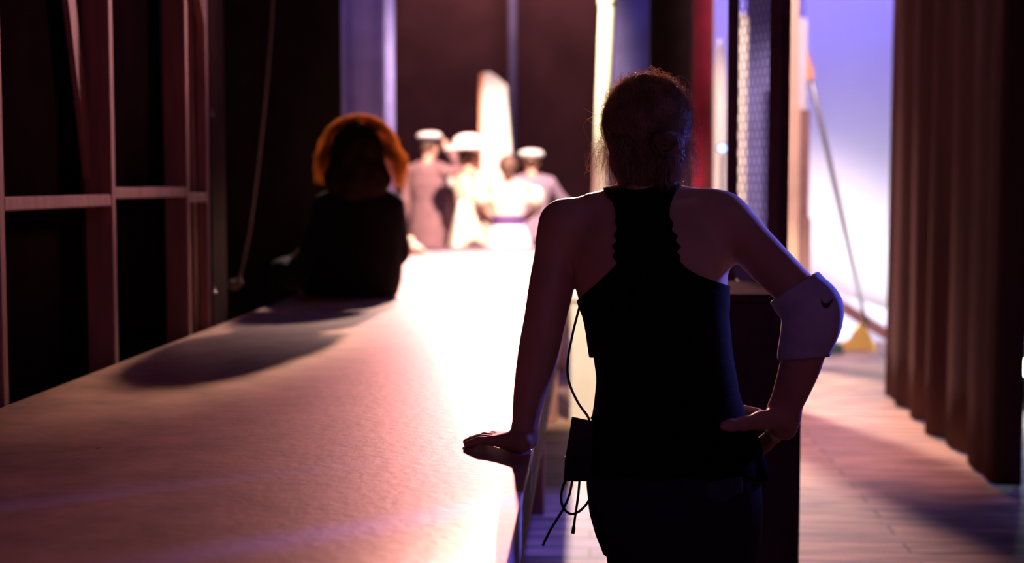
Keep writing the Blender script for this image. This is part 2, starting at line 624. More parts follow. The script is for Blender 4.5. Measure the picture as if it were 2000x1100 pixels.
def poly_sd(poly, U, Vv):
    """signed distance to a polygon in the plane (negative inside)"""
    d = np.full(np.broadcast(U, Vv).shape, 1e9, np.float32)
    sgn = np.zeros(d.shape, bool)
    n = len(poly)
    for i in range(n):
        x0, y0 = poly[i]; x1, y1 = poly[(i + 1) % n]
        ex, ey = x1 - x0, y1 - y0
        wx, wy = U - x0, Vv - y0
        t = np.clip((wx * ex + wy * ey) / (ex * ex + ey * ey + 1e-9), 0, 1)
        d = np.minimum(d, (wx - ex * t) ** 2 + (wy - ey * t) ** 2)
        if y0 != y1:
            cond = ((y0 > Vv) != (y1 > Vv)) & (U < (x1 - x0) * (Vv - y0) / (y1 - y0) + x0)
            sgn ^= cond
    d = np.sqrt(d)
    return np.where(sgn, -d, d)


def add_head(S, c, f, s=1.0, up=(0, 0, 1), k=0.012):
    """skull, jaw, brow, nose, lips, ears around centre c facing f"""
    f = np.array(f, float); f /= np.linalg.norm(f)
    r = np.cross(f, up); r /= np.linalg.norm(r)
    u = np.cross(r, f)
    R = np.array([r, f, u]).T
    c = np.array(c, float)
    P = lambda x, y, z: c + s * (x * r + y * f + z * u)
    S.ell(P(0, -0.008, 0.02), np.array((0.074, 0.094, 0.088)) * s, R, k)
    S.ell(P(0, 0.018, -0.045), np.array((0.058, 0.072, 0.072)) * s, R, 0.03 * s)
    S.ell(P(0, 0.066, -0.094), np.array((0.024, 0.022, 0.02)) * s, R, 0.025 * s)
    S.cap(P(-0.03, 0.076, 0.018), P(0.03, 0.076, 0.018), 0.012 * s, k=0.015 * s)
    S.cap(P(0, 0.085, 0.008), P(0, 0.106, -0.03), 0.008 * s, 0.012 * s, 0.01 * s)
    for sx in (-1, 1):
        S.ell(P(sx * 0.012, 0.096, -0.033), np.array((0.008, 0.009, 0.007)) * s, R, 0.006 * s)
        S.ell(P(sx * 0.031, 0.086, 0.001), np.array((0.016, 0.012, 0.011)) * s, R, 0.006 * s, 's')
        S.ell(P(sx * 0.038, 0.066, -0.03), np.array((0.022, 0.02, 0.02)) * s, R, 0.02 * s)
        S.ell(P(sx * 0.076, -0.006, -0.008), np.array((0.010, 0.020, 0.031)) * s, R, 0.006 * s)
    S.ell(P(0, 0.088, -0.058), np.array((0.022, 0.009, 0.005)) * s, R, 0.005 * s)
    S.ell(P(0, 0.086, -0.068), np.array((0.019, 0.009, 0.006)) * s, R, 0.005 * s)
    return P, R


def add_hand(S, w, f, n, t, s=1.0, curl=0.35, k=0.01):
    """palm from wrist w along f, palm faces n, thumb side t; five fingers curl toward n"""
    f, n, t = [np.array(x, float) / np.linalg.norm(x) for x in (f, n, t)]
    w = np.array(w, float)
    lens = [(0.030, 0.072, 0.078), (0.010, 0.080, 0.080), (-0.010, 0.074, 0.077), (-0.029, 0.058, 0.072)]
    for lat, L, pl in lens:
        kn = w + s * (f * pl + t * lat)
        S.cap(w + s * (f * 0.008 + t * lat * 0.55), kn, 0.0155 * s, 0.0115 * s, k)
        p = kn; a = 0.12
        for i, (fr, rr) in enumerate(((0.45, 0.0096), (0.3, 0.0088), (0.25, 0.0078))):
            d = f * math.cos(a) + n * math.sin(a) + t * lat * 1.5
            q = p + s * L * fr * d / np.linalg.norm(d)
            S.cap(p, q, (0.0102 if i == 0 else 0.0094) * s, rr * s, 0.004)
            p = q; a += curl * (1.0 if i == 0 else 1.3)
    b0 = w + s * (f * 0.02 + t * 0.018)
    b1 = w + s * (f * 0.048 + t * 0.045 + n * 0.014)
    b2 = w + s * (f * 0.078 + t * 0.052 + n * 0.024)
    b3 = w + s * (f * 0.10 + t * 0.050 + n * 0.034)
    S.chain([b0, b1, b2, b3], [0.016 * s, 0.0125 * s, 0.0105 * s, 0.0085 * s], 0.006)


# ------------------------------------------------------------------ drapes
def drape(name, m, path, z0, z1, folds, amp, seed, parent=None, label=None, thick=0.008, flare=0.0, nz=14, step=0.025):
    """hung cloth along an XY path with irregular vertical folds; a closed sheet with real thickness"""
    P = np.array(path, float)
    seg = np.linalg.norm(np.diff(P, axis=0), axis=1)
    cum = np.concatenate([[0], np.cumsum(seg)])
    L = cum[-1]
    n = max(8, int(L / step))
    t = np.linspace(0, L, n)
    X = np.interp(t, cum, P[:, 0]); Y = np.interp(t, cum, P[:, 1])
    tx, ty = np.gradient(X), np.gradient(Y)
    ln = np.hypot(tx, ty) + 1e-9
    nx_, ny_ = -ty / ln, tx / ln
    rr = np.random.default_rng(seed)
    w = np.zeros(n); ph0 = 0
    fr = 2 * math.pi * folds
    wob = np.cumsum(rr.normal(0, 0.18, n)) * 0.35
    base = np.sin(fr * t + wob) + 0.45 * np.sin(fr * 0.53 * t + rr.uniform(0, 6) + 0.6 * wob) + 0.25 * np.sin(fr * 1.9 * t + rr.uniform(0, 6))
    mod = 0.65 + 0.35 * np.sin(fr * 0.17 * t + rr.uniform(0, 6))
    base = base * mod
    zs = np.linspace(z0, z1, nz)
    V = []
    for side in (0, 1):
        for i, z in enumerate(zs):
            q = i / (nz - 1)
            a = amp * (1.0 + flare * (1 - q)) 
            sh = 0.25 * np.sin(fr * 0.31 * t + 2.2 * q + seed)
            d = a * (base + sh) + side * thick
            V.append(np.stack([X + nx_ * d, Y + ny_ * d, np.full(n, z)], -1))
    V = np.array(V)
    idx = np.arange(2 * nz * n).reshape(2, nz, n)
    f = []
    A = idx[0]; B = idx[1]
    f.append(np.stack([A[:-1, :-1], A[1:, :-1], A[1:, 1:], A[:-1, 1:]], -1).reshape(-1, 4))
    f.append(np.stack([B[:-1, :-1], B[:-1, 1:], B[1:, 1:], B[1:, :-1]], -1).reshape(-1, 4))
    for (a, b) in ((A[0], B[0]), (B[-1], A[-1])):
        f.append(np.stack([a[:-1], a[1:], b[1:], b[:-1]], -1))
    for (a, b) in ((B[:, 0], A[:, 0]), (A[:, -1], B[:, -1])):
        f.append(np.stack([a[:-1], b[:-1], b[1:], a[1:]][::-1], -1))
    return mesh_obj(name, (V.reshape(-1, 3), np.concatenate(f)), m, parent, label=label)


def struct(name, vf, m):
    o = mesh_obj(name, vf, m, smooth=False)
    o['kind'] = 'structure'
    return o

# ================================================================== SETTING
b = MB().box((-7, -3, -0.1), (7, 20, 0.0), bev=0.001)
struct('floor', (b.v, b.f), M['planks'])

# ------------------------------------------------------------------ platform
PZ = 0.80
PXL, PXR, PY0, PY1 = -1.525, -0.126, 1.15, 12.9
pf = thing('stage_platform', 'long low wooden platform with pale painted deck under the seated and leaning women', 'platform', ((PXL + PXR) / 2, 2.0, 0))
deck_o = MB().box((PXL, PY0, PZ - 0.019), (PXR, PY1, PZ), bev=0.002).build('deck', M['deck'], pf)
MB().box((PXR - 0.038, PY0, PZ - 0.115), (PXR - 0.001, PY1, PZ - 0.0192)).build('side_rail', M['plywood'], pf)
MB().box((PXL + 0.001, PY0, PZ - 0.115), (PXL + 0.038, PY1, PZ - 0.0192)).build('side_rail', M['plywood'], pf)
MB().box((PXL + 0.04, PY1 - 0.04, PZ - 0.115), (PXR - 0.04, PY1 - 0.002, PZ - 0.0192)).build('end_rail', M['plywood'], pf)
MB().box((PXL + 0.04, PY0 + 0.002, PZ - 0.115), (PXR - 0.04, PY0 + 0.04, PZ - 0.0192)).build('end_rail', M['plywood'], pf)
MB().box((PXR - 0.060, PY0 + 0.05, 0.44), (PXR - 0.041, PY1 - 0.05, PZ - 0.10)).build('skirt_board', M['brown_ply'], pf)
for yy in np.linspace(PY0 + 0.12, PY1 - 0.12, 6):
    for xx in (PXL + 0.09, PXR - 0.11):
        MB().box((xx - 0.044, yy - 0.044, 0), (xx + 0.044, yy + 0.044, PZ - 0.0195)).build('leg', M['lumber'], pf)

# ------------------------------------------------------------------ wooden flats standing along the left edge
FX = PXL - 0.012          # edge of the studs that faces the platform
fl = thing('scenery_flat', 'tall unpainted stud framed flat with dark cloth back along left platform edge', 'scenery flat', (FX - 0.1, 4.2, 0))
FH = 3.6
for yy in (2.75, 3.64, 4.515, 5.37):
    MB().box((FX - 0.089, yy - 0.019, 0), (FX, yy + 0.019, FH)).build('stud', M['lumber'], fl)
for (ya, yb, zc) in ((2.769, 3.621, 1.30), (3.659, 4.496, 1.325), (4.534, 5.351, 1.347)):
    MB().box((FX - 0.05, ya, zc - 0.019), (FX - 0.001, yb, zc + 0.019)).build('rail', M['lumber'], fl)
MB().box((FX - 0.05, 2.769, 0.02), (FX - 0.001, 5.411, 0.058), bev=0.002)
MB().beam((FX - 0.070, 4.49, 1.40), (FX - 0.070, 3.93, 3.45), 0.02, 0.07, up=(0, 1, 0)).build('diagonal_brace', M['lumber'], fl)
drape('cloth_panel', M['flat_cloth'], [(FX - 0.10, 2.7), (FX - 0.10, 5.388)], 0.0, FH, 1.3, 0.006, 3, fl)

fb = thing('scenery_flat', 'narrow stud framed flat with slanted brace beyond the tall left flat', 'scenery flat', (FX - 0.1, 5.7, 0))
MB().box((FX - 0.089, 5.62, 0), (FX - 0.05, 5.66, FH)).build('stud', M['lumber'], fb)
MB().box((FX - 0.045, 5.655, 0), (FX - 0.006, 5.695, FH)).build('stud', M['lumber'], fb)
MB().box((FX - 0.030, 5.40, 1.305), (FX - 0.004, 5.654, 1.343)).build('rail', M['lumber'], fb)
MB().beam((FX - 0.02, 5.65, 2.02), (FX - 0.02, 5.47, 2.36), 0.025, 0.035, up=(1, 0, 0)).build('diagonal_brace', M['lumber'], fb)
MB().box((FX - 0.02, 5.70, 0), (FX, 5.93, FH)).build('board', M['dark_board'], fb)
for zz in (0.93, 1.65):
    MB().lathe([(0.001, 0), (0.012, 0.001), (0.012, 0.01), (0.005, 0.014), (0.005, 0.03)], (FX - 0.0, 5.712, zz), 12).build('bolt', M['steel'], fb)

# ------------------------------------------------------------------ drapes at the back
def curtain(name, label, m, path, folds, amp, seed, z0=0.01, z1=4.2, **kw):
    o = drape(name, m, path, z0, z1, folds, amp, seed, **kw)
    return tag(o, label, 'curtain')

xa = at(445, 300, 9.6)[0]; xb = at(668, 300, 9.6)[0]
curtain('masking_curtain', 'wide black masking curtain at left behind the seated curly haired woman', M['black_cloth'],
        [(-4.6, 8.6), (-2.9, 9.6), (xb, 9.6)], 1.6, 0.025, 11)
xa = at(655, 200, 11.6)[0]; xb = at(752, 200, 11.6)[0]
curtain('stage_curtain', 'pleated blue grey curtain above the curly haired woman', M['blue_cloth'], [(xa - 0.15, 11.75), (xa, 11.6), (xb, 11.62)], 4.5, 0.022, 5)
xa = at(742, 200, 12.6)[0]; xb = at(767, 200, 12.6)[0]
curtain('stage_curtain', 'narrow violet curtain edge right of the blue grey curtain', M['blue_cloth'], [(xa, 12.75), ((xa + xb) / 2, 12.55), (xb, 12.75)], 3.0, 0.006, 8)
curtain('backdrop_curtain', 'wide dark maroon curtain across the back behind the performers', M['maroon_cloth'], [(-5.0, 18.6), (1.6, 18.6)], 0.5, 0.02, 21, z1=5.5)
pz = at(1000, 0, 18.2)
pl = MB().tube([(pz[0], 18.3, 0.012), (pz[0], 18.3, 5.4)], 0.055, 12).lathe([(0.14, 0.0), (0.14, 0.015), (0.06, 0.02), (0.06, 0.05)], (pz[0], 18.3, 0.0), 20).build('scaffold_pole', M['blue_cloth'], smooth=True)
tag(pl, 'thin grey blue upright pole against the maroon backdrop curtain', 'pole')
xa = at(1198, 100, 13.0)[0]; xb = at(1275, 100, 13.0)[0]
curtain('stage_curtain', 'navy curtain just right of the glowing white post', M['navy_cloth'], [(xa - 0.05, 13.0), (xb + 0.1, 13.0)], 4.0, 0.02, 14)
xa = at(1268, 100, 10.0)[0]; xb = at(1352, 100, 10.0)[0]; xc = at(1391, 100, 10.0)[0]
curtain('masking_curtain', 'black curtain as the unlit part of the red velvet, behind the leaning woman', M['black_cloth'], [(xa, 10.0), (xb - 0.01, 10.0)], 2.5, 0.02, 15, z1=3.5)  # black sheet stands where the red velvet is only unlit
curtain('stage_curtain', 'narrow deep red velvet curtain behind the head of the leaning woman', M['red_cloth'], [(xb, 9.95), ((xb + xc) / 2, 9.9), (xc, 9.98)], 3.5, 0.012, 16, z1=3.5)

# right masking leg
curtain('side_curtain', 'heavy brown velour curtain hanging in folds at the right edge', M['brown_cloth'],
        [(1.90, 9.25), (1.90, 8.2), (1.87, 7.2), (1.83, 6.62), (1.845, 6.51), (1.945, 6.50), (1.96, 6.6)], 2.1, 0.034, 37, flare=0.1, step=0.012)

# white post
wp = thing('white_post', 'brightly lit slim white post with a collar left of the leaning womans head', 'post', (0.03, 8.3, 0))
cb = at(1160, 700, 8.3); ct = at(1186, 0, 8.3)
dirv = (ct - cb) / (ct[2] - cb[2])
p0 = cb + dirv * (0.741 - cb[2]); p1 = cb + dirv * (3.1 - cb[2])
MB().tube([p0, p1], 0.047, 20).build('shaft', M['white_paint'], wp, smooth=True)
MB().tube([cb + dirv * (2.395 - cb[2]), cb + dirv * (2.41 - cb[2]), cb + dirv * (2.44 - cb[2]), cb + dirv * (2.455 - cb[2])], [0.047, 0.054, 0.054, 0.047], 20).build('collar', M['white_paint'], wp, smooth=True)
MB().box((at(1116, 0, 8.3)[0], 8.2, 0), (at(1183, 0, 8.3)[0], 8.4, .70)).box((at(1115, 0, 8.3)[0], 8.185, .70), (at(1185, 0, 8.3)[0], 8.415, .74)).build('pedestal', M['white_paint'], wp)

# cyclorama
cy = drape('cyclorama', M['cyc'], [(1.02, 13.05), (3.6, 12.9)], 0.02, 4.6, 0.2, 0.004, 2)
tag(cy, 'tall white cyclorama cloth glowing blue above and white below at right', 'backdrop')
# low ground row, plank, brace pole with yellow foot
q0 = at(1560, 600, 12.6); q1 = at(1745, 600, 12.6)
gr = MB().prism([(1.55, 0.0), (2.75, 0.0), (2.75, 0.22), (1.55, 0.62)], 12.55, 12.60).build('ground_row', M['lavender'])
tag(gr, 'sloping lavender ground row board at the foot of the cyclorama', 'scenery board')
a = at(1630, 590, 12.40); c2 = at(1742, 694, 12.40)
pk = MB().beam((a[0], 12.42, a[2]), (c2[0], 12.42, 0.045), 0.05, 0.09, up=(0, 0, 1)).build('leaning_plank', M['plank_brown'])
tag(pk, 'brown plank slanting down in front of the lavender ground row', 'plank')
bq = thing('push_broom', 'long grey handled broom with yellow fan head leaning against stepped peach boards', 'broom', (on_z(1690, 678, 0)[0], 11.9, 0))
h0 = at(1693, 640, 11.9); h1 = at(1584, 155, 11.0)
MB().tube([h0, h1], 0.019, 10).build('handle', M['steel'], bq, smooth=True)
bp0 = at(1660, 677, 11.9); bp1 = at(1720, 680, 11.9)
MB().prism([(at(1640, 0, 11.9)[0], 0.0), (at(1722, 0, 11.9)[0], 0.0), (at(1712, 0, 11.9)[0], 0.10), (at(1699, 0, 11.9)[0], 0.20), (at(1688, 0, 11.9)[0], 0.21), (at(1672, 0, 11.9)[0], 0.09), (at(1645, 0, 11.9)[0], 0.025)], 11.85, 11.95).build('bristle_head', M['straw'], bq)

# stepped boards of the set
st = thing('set_flat', 'stepped peach and mauve upright boards left of the glowing cyclorama', 'scenery flat', (at(1555, 0, 10.9)[0], 10.9, 0))
def board(u0, u1, v0, v1, Y, m, nm='board', th=0.03):
    A = at(u0, v0, Y); B = at(u1, v1, Y)
    z0 = 0.0 if v1 >= 600 else B[2]
    return MB().box((A[0], Y, z0), (B[0], Y + th, A[2])).build(nm, m, st)
board(1530, 1553, -40, 600, 10.90, M['pink_paint'])
board(1553, 1570, 36, 600, 10.93, M['lavender'])
board(1540, 1558, 205, 600, 10.86, M['pink_paint'])
board(1558, 1577, 214, 600, 10.89, M['coat'])
board(1560, 1582, 426, 600, 10.83, M['coat'])
board(1549, 1572, -40, 32, 10.955, M['blue_paint'])
A = at(1578, 0, 10.98)[0]
MB().prism([(at(1566, 0, 10.98)[0], at(0, 98, 10.98)[2]), (at(1577, 0, 10.98)[0], at(0, 100, 10.98)[2]), (at(1592, 0, 10.98)[0], at(0, 150, 10.98)[2]), (at(1590, 0, 10.98)[0], at(0, 162, 10.98)[2]), (at(1566, 0, 10.98)[0], at(0, 162, 10.98)[2])][::-1], 10.97, 11.02).build('bracket', M['orange_paint'], st)

gb = on_z(1628, 690, 0)
bx = MB().box((gb[0] - 0.08, gb[1] - 0.06, 0), (gb[0] + 0.07, gb[1] + 0.06, 0.075)).lathe([(0.03, 0.0), (0.03, 0.02), (0.02, 0.025)], (gb[0], gb[1], 0.075), 12).build('toolbox', M['green'])
tag(bx, 'small dark green box on the floor beside the yellow broom head', 'box')

# cream set column and pale post seen past the netting
cc = thing('set_column', 'cream painted set column glowing between the red velvet and the netting frame', 'column', (at(1408, 0, 11.8)[0], 11.8, 0))
x0 = at(1408, 0, 11.8)[0]
MB().lathe([(0.001, 0), (0.07, 0), (0.07, 0.08), (0.052, 0.1), (0.058, 1.55), (0.052, 2.2), (0.03, 2.48), (0.012, 2.55)], (x0, 11.8, 0), 20).build('shaft', M['white_paint'], cc, smooth=True)
wpz = at(1449, 26, 11.4)
ps = MB().box((wpz[0] - 0.045, 11.36, 0), (wpz[0] + 0.045, 11.44, wpz[2] - 0.05)).add(*(lambda t: (t.v, t.f))(MB().prism([(wpz[0] - 0.045, wpz[2] - 0.0498), (wpz[0] + 0.045, wpz[2] - 0.0498), (wpz[0] + 0.01, wpz[2]), (wpz[0] - 0.02, wpz[2])][::-1], 11.36, 11.44))).build('set_post', M['white_paint'])
tag(ps, 'pale pinkish set post standing behind the wire netting', 'post')
lb = at(1410, 290, 11.0)
sb = MB().box((at(1459, 0, 11.9)[0], 11.9, 0), (at(1512, 0, 11.9)[0], 11.94, 3.2)).build('scenery_board', M['slate_paint'])
tag(sb, 'tall slate blue scenery board behind the wire netting, right of the pale post', 'scenery board')
bl = thing('stage_lamp', 'small blue stage lamp glowing between red velvet and netting frame', 'lamp', (lb[0], 11.0, 0))
MB().tube([(lb[0], 11.0, 0.02), (lb[0], 11.0, lb[2] - 0.05)], 0.011, 8).lathe([(0.12, 0), (0.12, 0.015), (0.02, 0.02)], (lb[0], 11.0, 0), 16).build('stand', M['black'], bl)
MB().tube([(lb[0], 10.99, lb[2]), (lb[0], 11.13, lb[2])], [0.04, 0.03], 16).build('housing', M['black'], bl)
MB().tube([(lb[0], 10.975, lb[2]), (lb[0], 10.988, lb[2])], 0.026, 16).build('lens', M['lamp_blue'], bl)

# floor lamp at the far right
ll = on_z(2008, 770, 0)
lp = at(2003, 716, 8.9)
sl_ = thing('floor_light', 'low floor stand light shining pale white at the far right edge', 'lamp', (lp[0], 8.9, 0))
MB().lathe([(0.15, 0), (0.15, 0.02), (0.02, 0.025), (0.014, 0.03), (0.014, lp[2] - 0.07)], (lp[0], 8.9, 0), 20).build('stand', M['black'], sl_)
MB().tube([(lp[0], 8.86, lp[2]), (lp[0], 9.05, lp[2])], [0.075, 0.06], 20).build('housing', M['black'], sl_, smooth=False)
MB().tube([(lp[0], 8.835, lp[2]), (lp[0], 8.858, lp[2])], 0.05, 20).build('lens', M['lamp_white'], sl_)

# ------------------------------------------------------------------ framed wire netting panel
A0 = at(1430, 300, 5.32); A1 = at(1521, 300, 5.0)
mp_ = thing('netting_panel', 'narrow dark framed panel of hexagonal wire netting right of the leaning woman', 'netting panel', (0.6, 5.1, 0))
ax0, ay0, ax1, ay1 = A0[0], 5.32, A1[0], 5.0
ang = math.atan2(ay1 - ay0, ax1 - ax0)
def rotbox(cx, cy, hw, hd, z0, z1, a):
    Rz = np.array([[math.cos(a), -math.sin(a), 0], [math.sin(a), math.cos(a), 0], [0, 0, 1]])
    return MB().box((cx - hw, cy - hd, z0), (cx + hw, cy + hd, z1), R=Rz, c=np.array([cx, cy, 0]))
rotbox(ax0, ay0, 0.018, 0.018, 0, 2.9, 0.1).build('post', M['post_paint'], mp_)
rotbox(ax1, ay1, 0.024, 0.030, 0, 2.9, 0.55).build('post', M['post_paint'], mp_)
ddx, ddy = ax1 - ax0, ay1 - ay0
DL = math.hypot(ddx, ddy); ddx /= DL; ddy /= DL
for zc, hh in ((0.62, 0.03), (2.86, 0.03), (0.05, 0.04)):
    MB().beam((ax0 + ddx * 0.022, ay0 + ddy * 0.022, zc), (ax1 - ddx * 0.045, ay1 - ddy * 0.045, zc), 0.03, 2 * hh).build('rail', M['post_paint'], mp_)
MB().beam((ax0 + ddx * 0.022, ay0 + ddy * 0.022, 0.34), (ax1 - ddx * 0.045, ay1 - ddy * 0.045, 0.34), 0.012, 0.50).build('lower_board', M['dark_paint'], mp_)
MB().beam((ax0 + ddx * .022, ay0 + ddy * .022, 1.13), (ax1 - ddx * .045, ay1 - ddy * .045, .90), 0.014, 0.11).build('diagonal_brace', M['slate_paint'], mp_)
segs = []
cw, chh = 0.034, 0.042
ncol = int(DL / cw) + 1
nrow = int((2.84 - 0.64) / (chh * 0.75)) + 1
for r_ in range(nrow):
    for c_ in range(ncol):
        cx = (c_ + (0.5 if r_ % 2 else 0)) * cw
        cz = 0.64 + r_ * chh * 0.75
        pts = [(cx, cz - chh / 2), (cx + cw / 2, cz - chh / 4), (cx + cw / 2, cz + chh / 4), (cx, cz + chh / 2)]
        for i in range(3):
            (s0, z0), (s1, z1) = pts[i], pts[i + 1]
            if max(s0, s1) > DL - 0.03 or min(s0, s1) < 0.01 or z1 > 2.84: continue
            tw = 0.0016 * math.sin(9.1 * s0 + 3 * z0)
            segs.append([(ax0 + ddx * s0 + tw, ay0 + ddy * s0 + tw, z0), (ax0 + ddx * s1 + tw, ay0 + ddy * s1 + tw, z1)])
mesh_obj('wire_netting', strands_vf(np.array(segs), 0.0016, taper=False), M['wire'], mp_, smooth=False)

# dark cabinet beyond the leaning woman
cbx = thing('prop_cabinet', 'tall black painted cabinet standing on the floor behind the leaning woman', 'cabinet', (0.48, 4.45, 0))
cx1 = at(1565, 800, 4.2)[0]
cx0 = cx1 - 0.30
MB().box((cx0, 4.2, 0.04), (cx1, 4.75, 1.03)).build('body', M['dark_paint'], cbx)
MB().box((cx0 - 0.008, 4.19, 1.0305), (cx1 - 0.055, 4.76, 1.055)).build('top', M['dark_paint'], cbx)
MB().box((cx0 + 0.02, 4.188, 0.08), (cx0 + 0.045, 4.1995, 1.0)).build('edge_strip', M['brown_ply'], cbx)
MB().box((cx0 + 0.01, 4.21, 0), (cx1 - 0.01, 4.74, 0.0395)).build('plinth', M['dark_paint'], cbx)

# hanging rope with a knotted weight
rp = thing('hanging_rope', 'slack rope hanging in front of the black masking curtain at left', 'rope', (at(470, 560, 8.0)[0], 8.0, 0))
pts = [at(536, -140, 8.0), at(533, 0, 8.0), at(522, 150, 8.0), at(508, 290, 8.0), at(492, 420, 8.0), at(480, 490, 8.0), at(470, 535, 8.0)]
MB().tube(spline(pts, 50), 0.006, 8).build('line', M['rope'], rp, smooth=True)
S = Field(at(440, 530, 8.0) - 0.12, at(490, 600, 8.0) + np.array([0.05, 0.12, 0.25]), 0.006)
e = at(459, 556, 8.0)
S.ell(e, (0.036, 0.03, 0.028)).cap(e + np.array([0.02, 0, 0.02]), at(470, 535, 8.0), 0.012, 0.009).cap(e + np.array([-0.03, 0, -0.01]), e + np.array([0.03, 0, 0.012]), 0.014)
mesh_obj('knot', S.surface(), M['rope'], rp)

# ================================================================== THE LEANING WOMAN
wo = thing('person', 'woman in black racerback top leaning with left hand on platform, back turned, white elbow pad', 'person', (0.2, 3.1, 0))
WY = 3.12


def row(v, ul, ur, Y, ry):
    a, c = at(ul, v, Y), at(ur, v, Y)
    return (a[2], (a[0] + c[0]) / 2, Y, (c[0] - a[0]) / 2, ry)


def wrow(v, ul, ur, Y, ry):
    return row(v, ul + 9, ur - 9, Y, ry - .009)


torso = [row(398, 1178, 1338, 3.145, .058), row(418, 1150, 1385, 3.14, .082), (row(450, 1122, 1412, 3.13, .098)), row(490, 1115, 1423, 3.12, .108),
         row(530, 1119, 1421, 3.115, .113), row(565, 1124, 1420, 3.11, .114), row(600, 1135, 1420, 3.105, .113), wrow(650, 1146, 1423, 3.10, .108),
         wrow(700, 1156, 1426, 3.095, .102), wrow(750, 1164, 1431, 3.09, .102), wrow(800, 1160, 1440, 3.085, .108), wrow(850, 1152, 1458, 3.08, .118),
         wrow(900, 1150, 1474, 3.08, .126), wrow(940, 1152, 1480, 3.08, .130)]
hips = [row(900, 1154, 1474, 3.08, .126), row(940, 1150, 1481, 3.08, .131), row(1000, 1156, 1484, 3.085, .132), row(1050, 1170, 1482, 3.09, .120),
        row(1078, 1184, 1478, 3.095, .10)]
LHIP, RHIP = at(1246, 1000, 3.09), at(1402, 1000, 3.09)
LKN = np.array([0.150, 3.10, 0.455]); RKN = np.array([0.262, 3.11, 0.455])
LAN = np.array([0.150, 3.07, 0.075]); RAN = np.array([0.275, 3.09, 0.075])
LTH, RTH = at(1262, 1110, 3.095), at(1404, 1110, 3.10)


def shoulders(S, infl=0.0):
    S.loft(torso, 0.02, infl)
    S.cap(at(1245, 398, 3.15), at(1112, 434, 3.145), .048 + infl, .044 + infl, 0.05)
    S.cap(at(1280, 394, 3.15), at(1412, 424, 3.145), .048 + infl, .046 + infl, 0.05)


S = Field((-0.34, 2.84, 0.0), (0.60, 3.36, 1.64), 0.0042)
shoulders(S)
S.loft(hips, 0.02)
S.cap(at(1257, 392, 3.15), at(1262, 312, 3.175), .056, .052, 0.03)
HC = at(1264, 250, 3.19)
HF = np.array([-0.16, 1.0, -0.12])
PH, RH = add_head(S, HC, HF, 1.0)
# legs
for (hp, th, kn, an) in ((LHIP, LTH, LKN, LAN), (RHIP, RTH, RKN, RAN)):
    S.chain([hp, th, kn], [.080, .074, .052], 0.02)
    S.chain([kn, kn * .62 + an * .38 + np.array([0, -0.012, 0]), an], [.050, .050, .036], 0.02)
    S.chain([an, an + np.array([0, .09, -.025]), an + np.array([0, .15, -.045])], [.036, .030, .024], 0.02)
# left arm, straight, weight on the hand
LW = at(1024, 846, 3.055)
S.cap(at(1096, 440, 3.14), at(1092, 470, 3.14), .047, .049, 0.045)
S.limb([at(1094, 450, 3.14), at(1086, 510, 3.135), at(1076, 565, 3.125), at(1063, 630, 3.11), at(1054, 675, 3.105), at(1043, 730, 3.09), at(1031, 790, 3.07), LW],
       [.046, .0475, .0475, .0435, .0425, .0385, .031, .0235], 34)
# left hand flat on the deck, fingers to the left
D = np.array([-.86, .50, 0]); D /= np.linalg.norm(D)
LT = np.array([D[1], -D[0], 0])
wz = LW.copy()
hb = np.array([at(1022, 880, 3.05)[0], 3.05, PZ + 0.020])
S.cap(LW, hb + np.array([0, 0, .012]), .024, .023, 0.02)
S.cap(hb + LT * -.022 + D * -.012, hb + LT * -.02 + D * .03, .019, .015, 0.015)
S.cap(hb + LT * .02, hb + LT * .022 + D * .03, .019, .015, 0.015)
for lat, L, pl in ((.029, .070, .070), (.009, .078, .073), (-.011, .072, .070), (-.030, .060, .063)):
    kn = hb + D * pl + LT * lat
    kn[2] = PZ + .0205
    S.cap(hb + LT * lat * .6 + np.array([0, 0, .004]), kn, .0175, .0112, 0.012)
    dd = D + LT * lat * 6.5; dd /= np.linalg.norm(dd)
    a1 = kn + dd * L * .46; a1[2] = PZ + .0195
    a2 = kn + dd * L * .76; a2[2] = PZ + .0125
    a3 = kn + dd * L * .98; a3[2] = PZ + .0085
    S.cap(kn, a1, .0105, .0098, 0.004).cap(a1, a2, .0098, .0088, 0.003).cap(a2, a3, .0088, .0076, 0.003)
t0 = hb + LT * .022 + D * .01
t1 = hb + LT * .055 + D * .036; t1[2] = PZ + .016
t2 = hb + LT * .072 + D * .062; t2[2] = PZ + .0125
t3 = hb + LT * .080 + D * .086; t3[2] = PZ + .009
S.chain([t0, t1, t2, t3], [.018, .0125, .0108, .0085], 0.006)
# right arm, hand on hip
EL = at(1588, 600, 3.00)
RW = at(1529, 806, 3.055)
S.cap(at(1405, 428, 3.14), at(1452, 463, 3.108), .049, .049, .05)
S.limb([at(1425, 432, 3.13), at(1455, 466, 3.105), at(1500, 512, 3.065), at(1548, 560, 3.03), EL, at(1579, 650, 3.0), at(1566, 705, 3.015), at(1547, 760, 3.035), RW],
       [.047, .0475, .0455, .043, .0405, .0425, .0415, .036, .0295], 40)
S.ell(at(1612, 612, 2.985), (.026, .022, .036), None, 0.03)
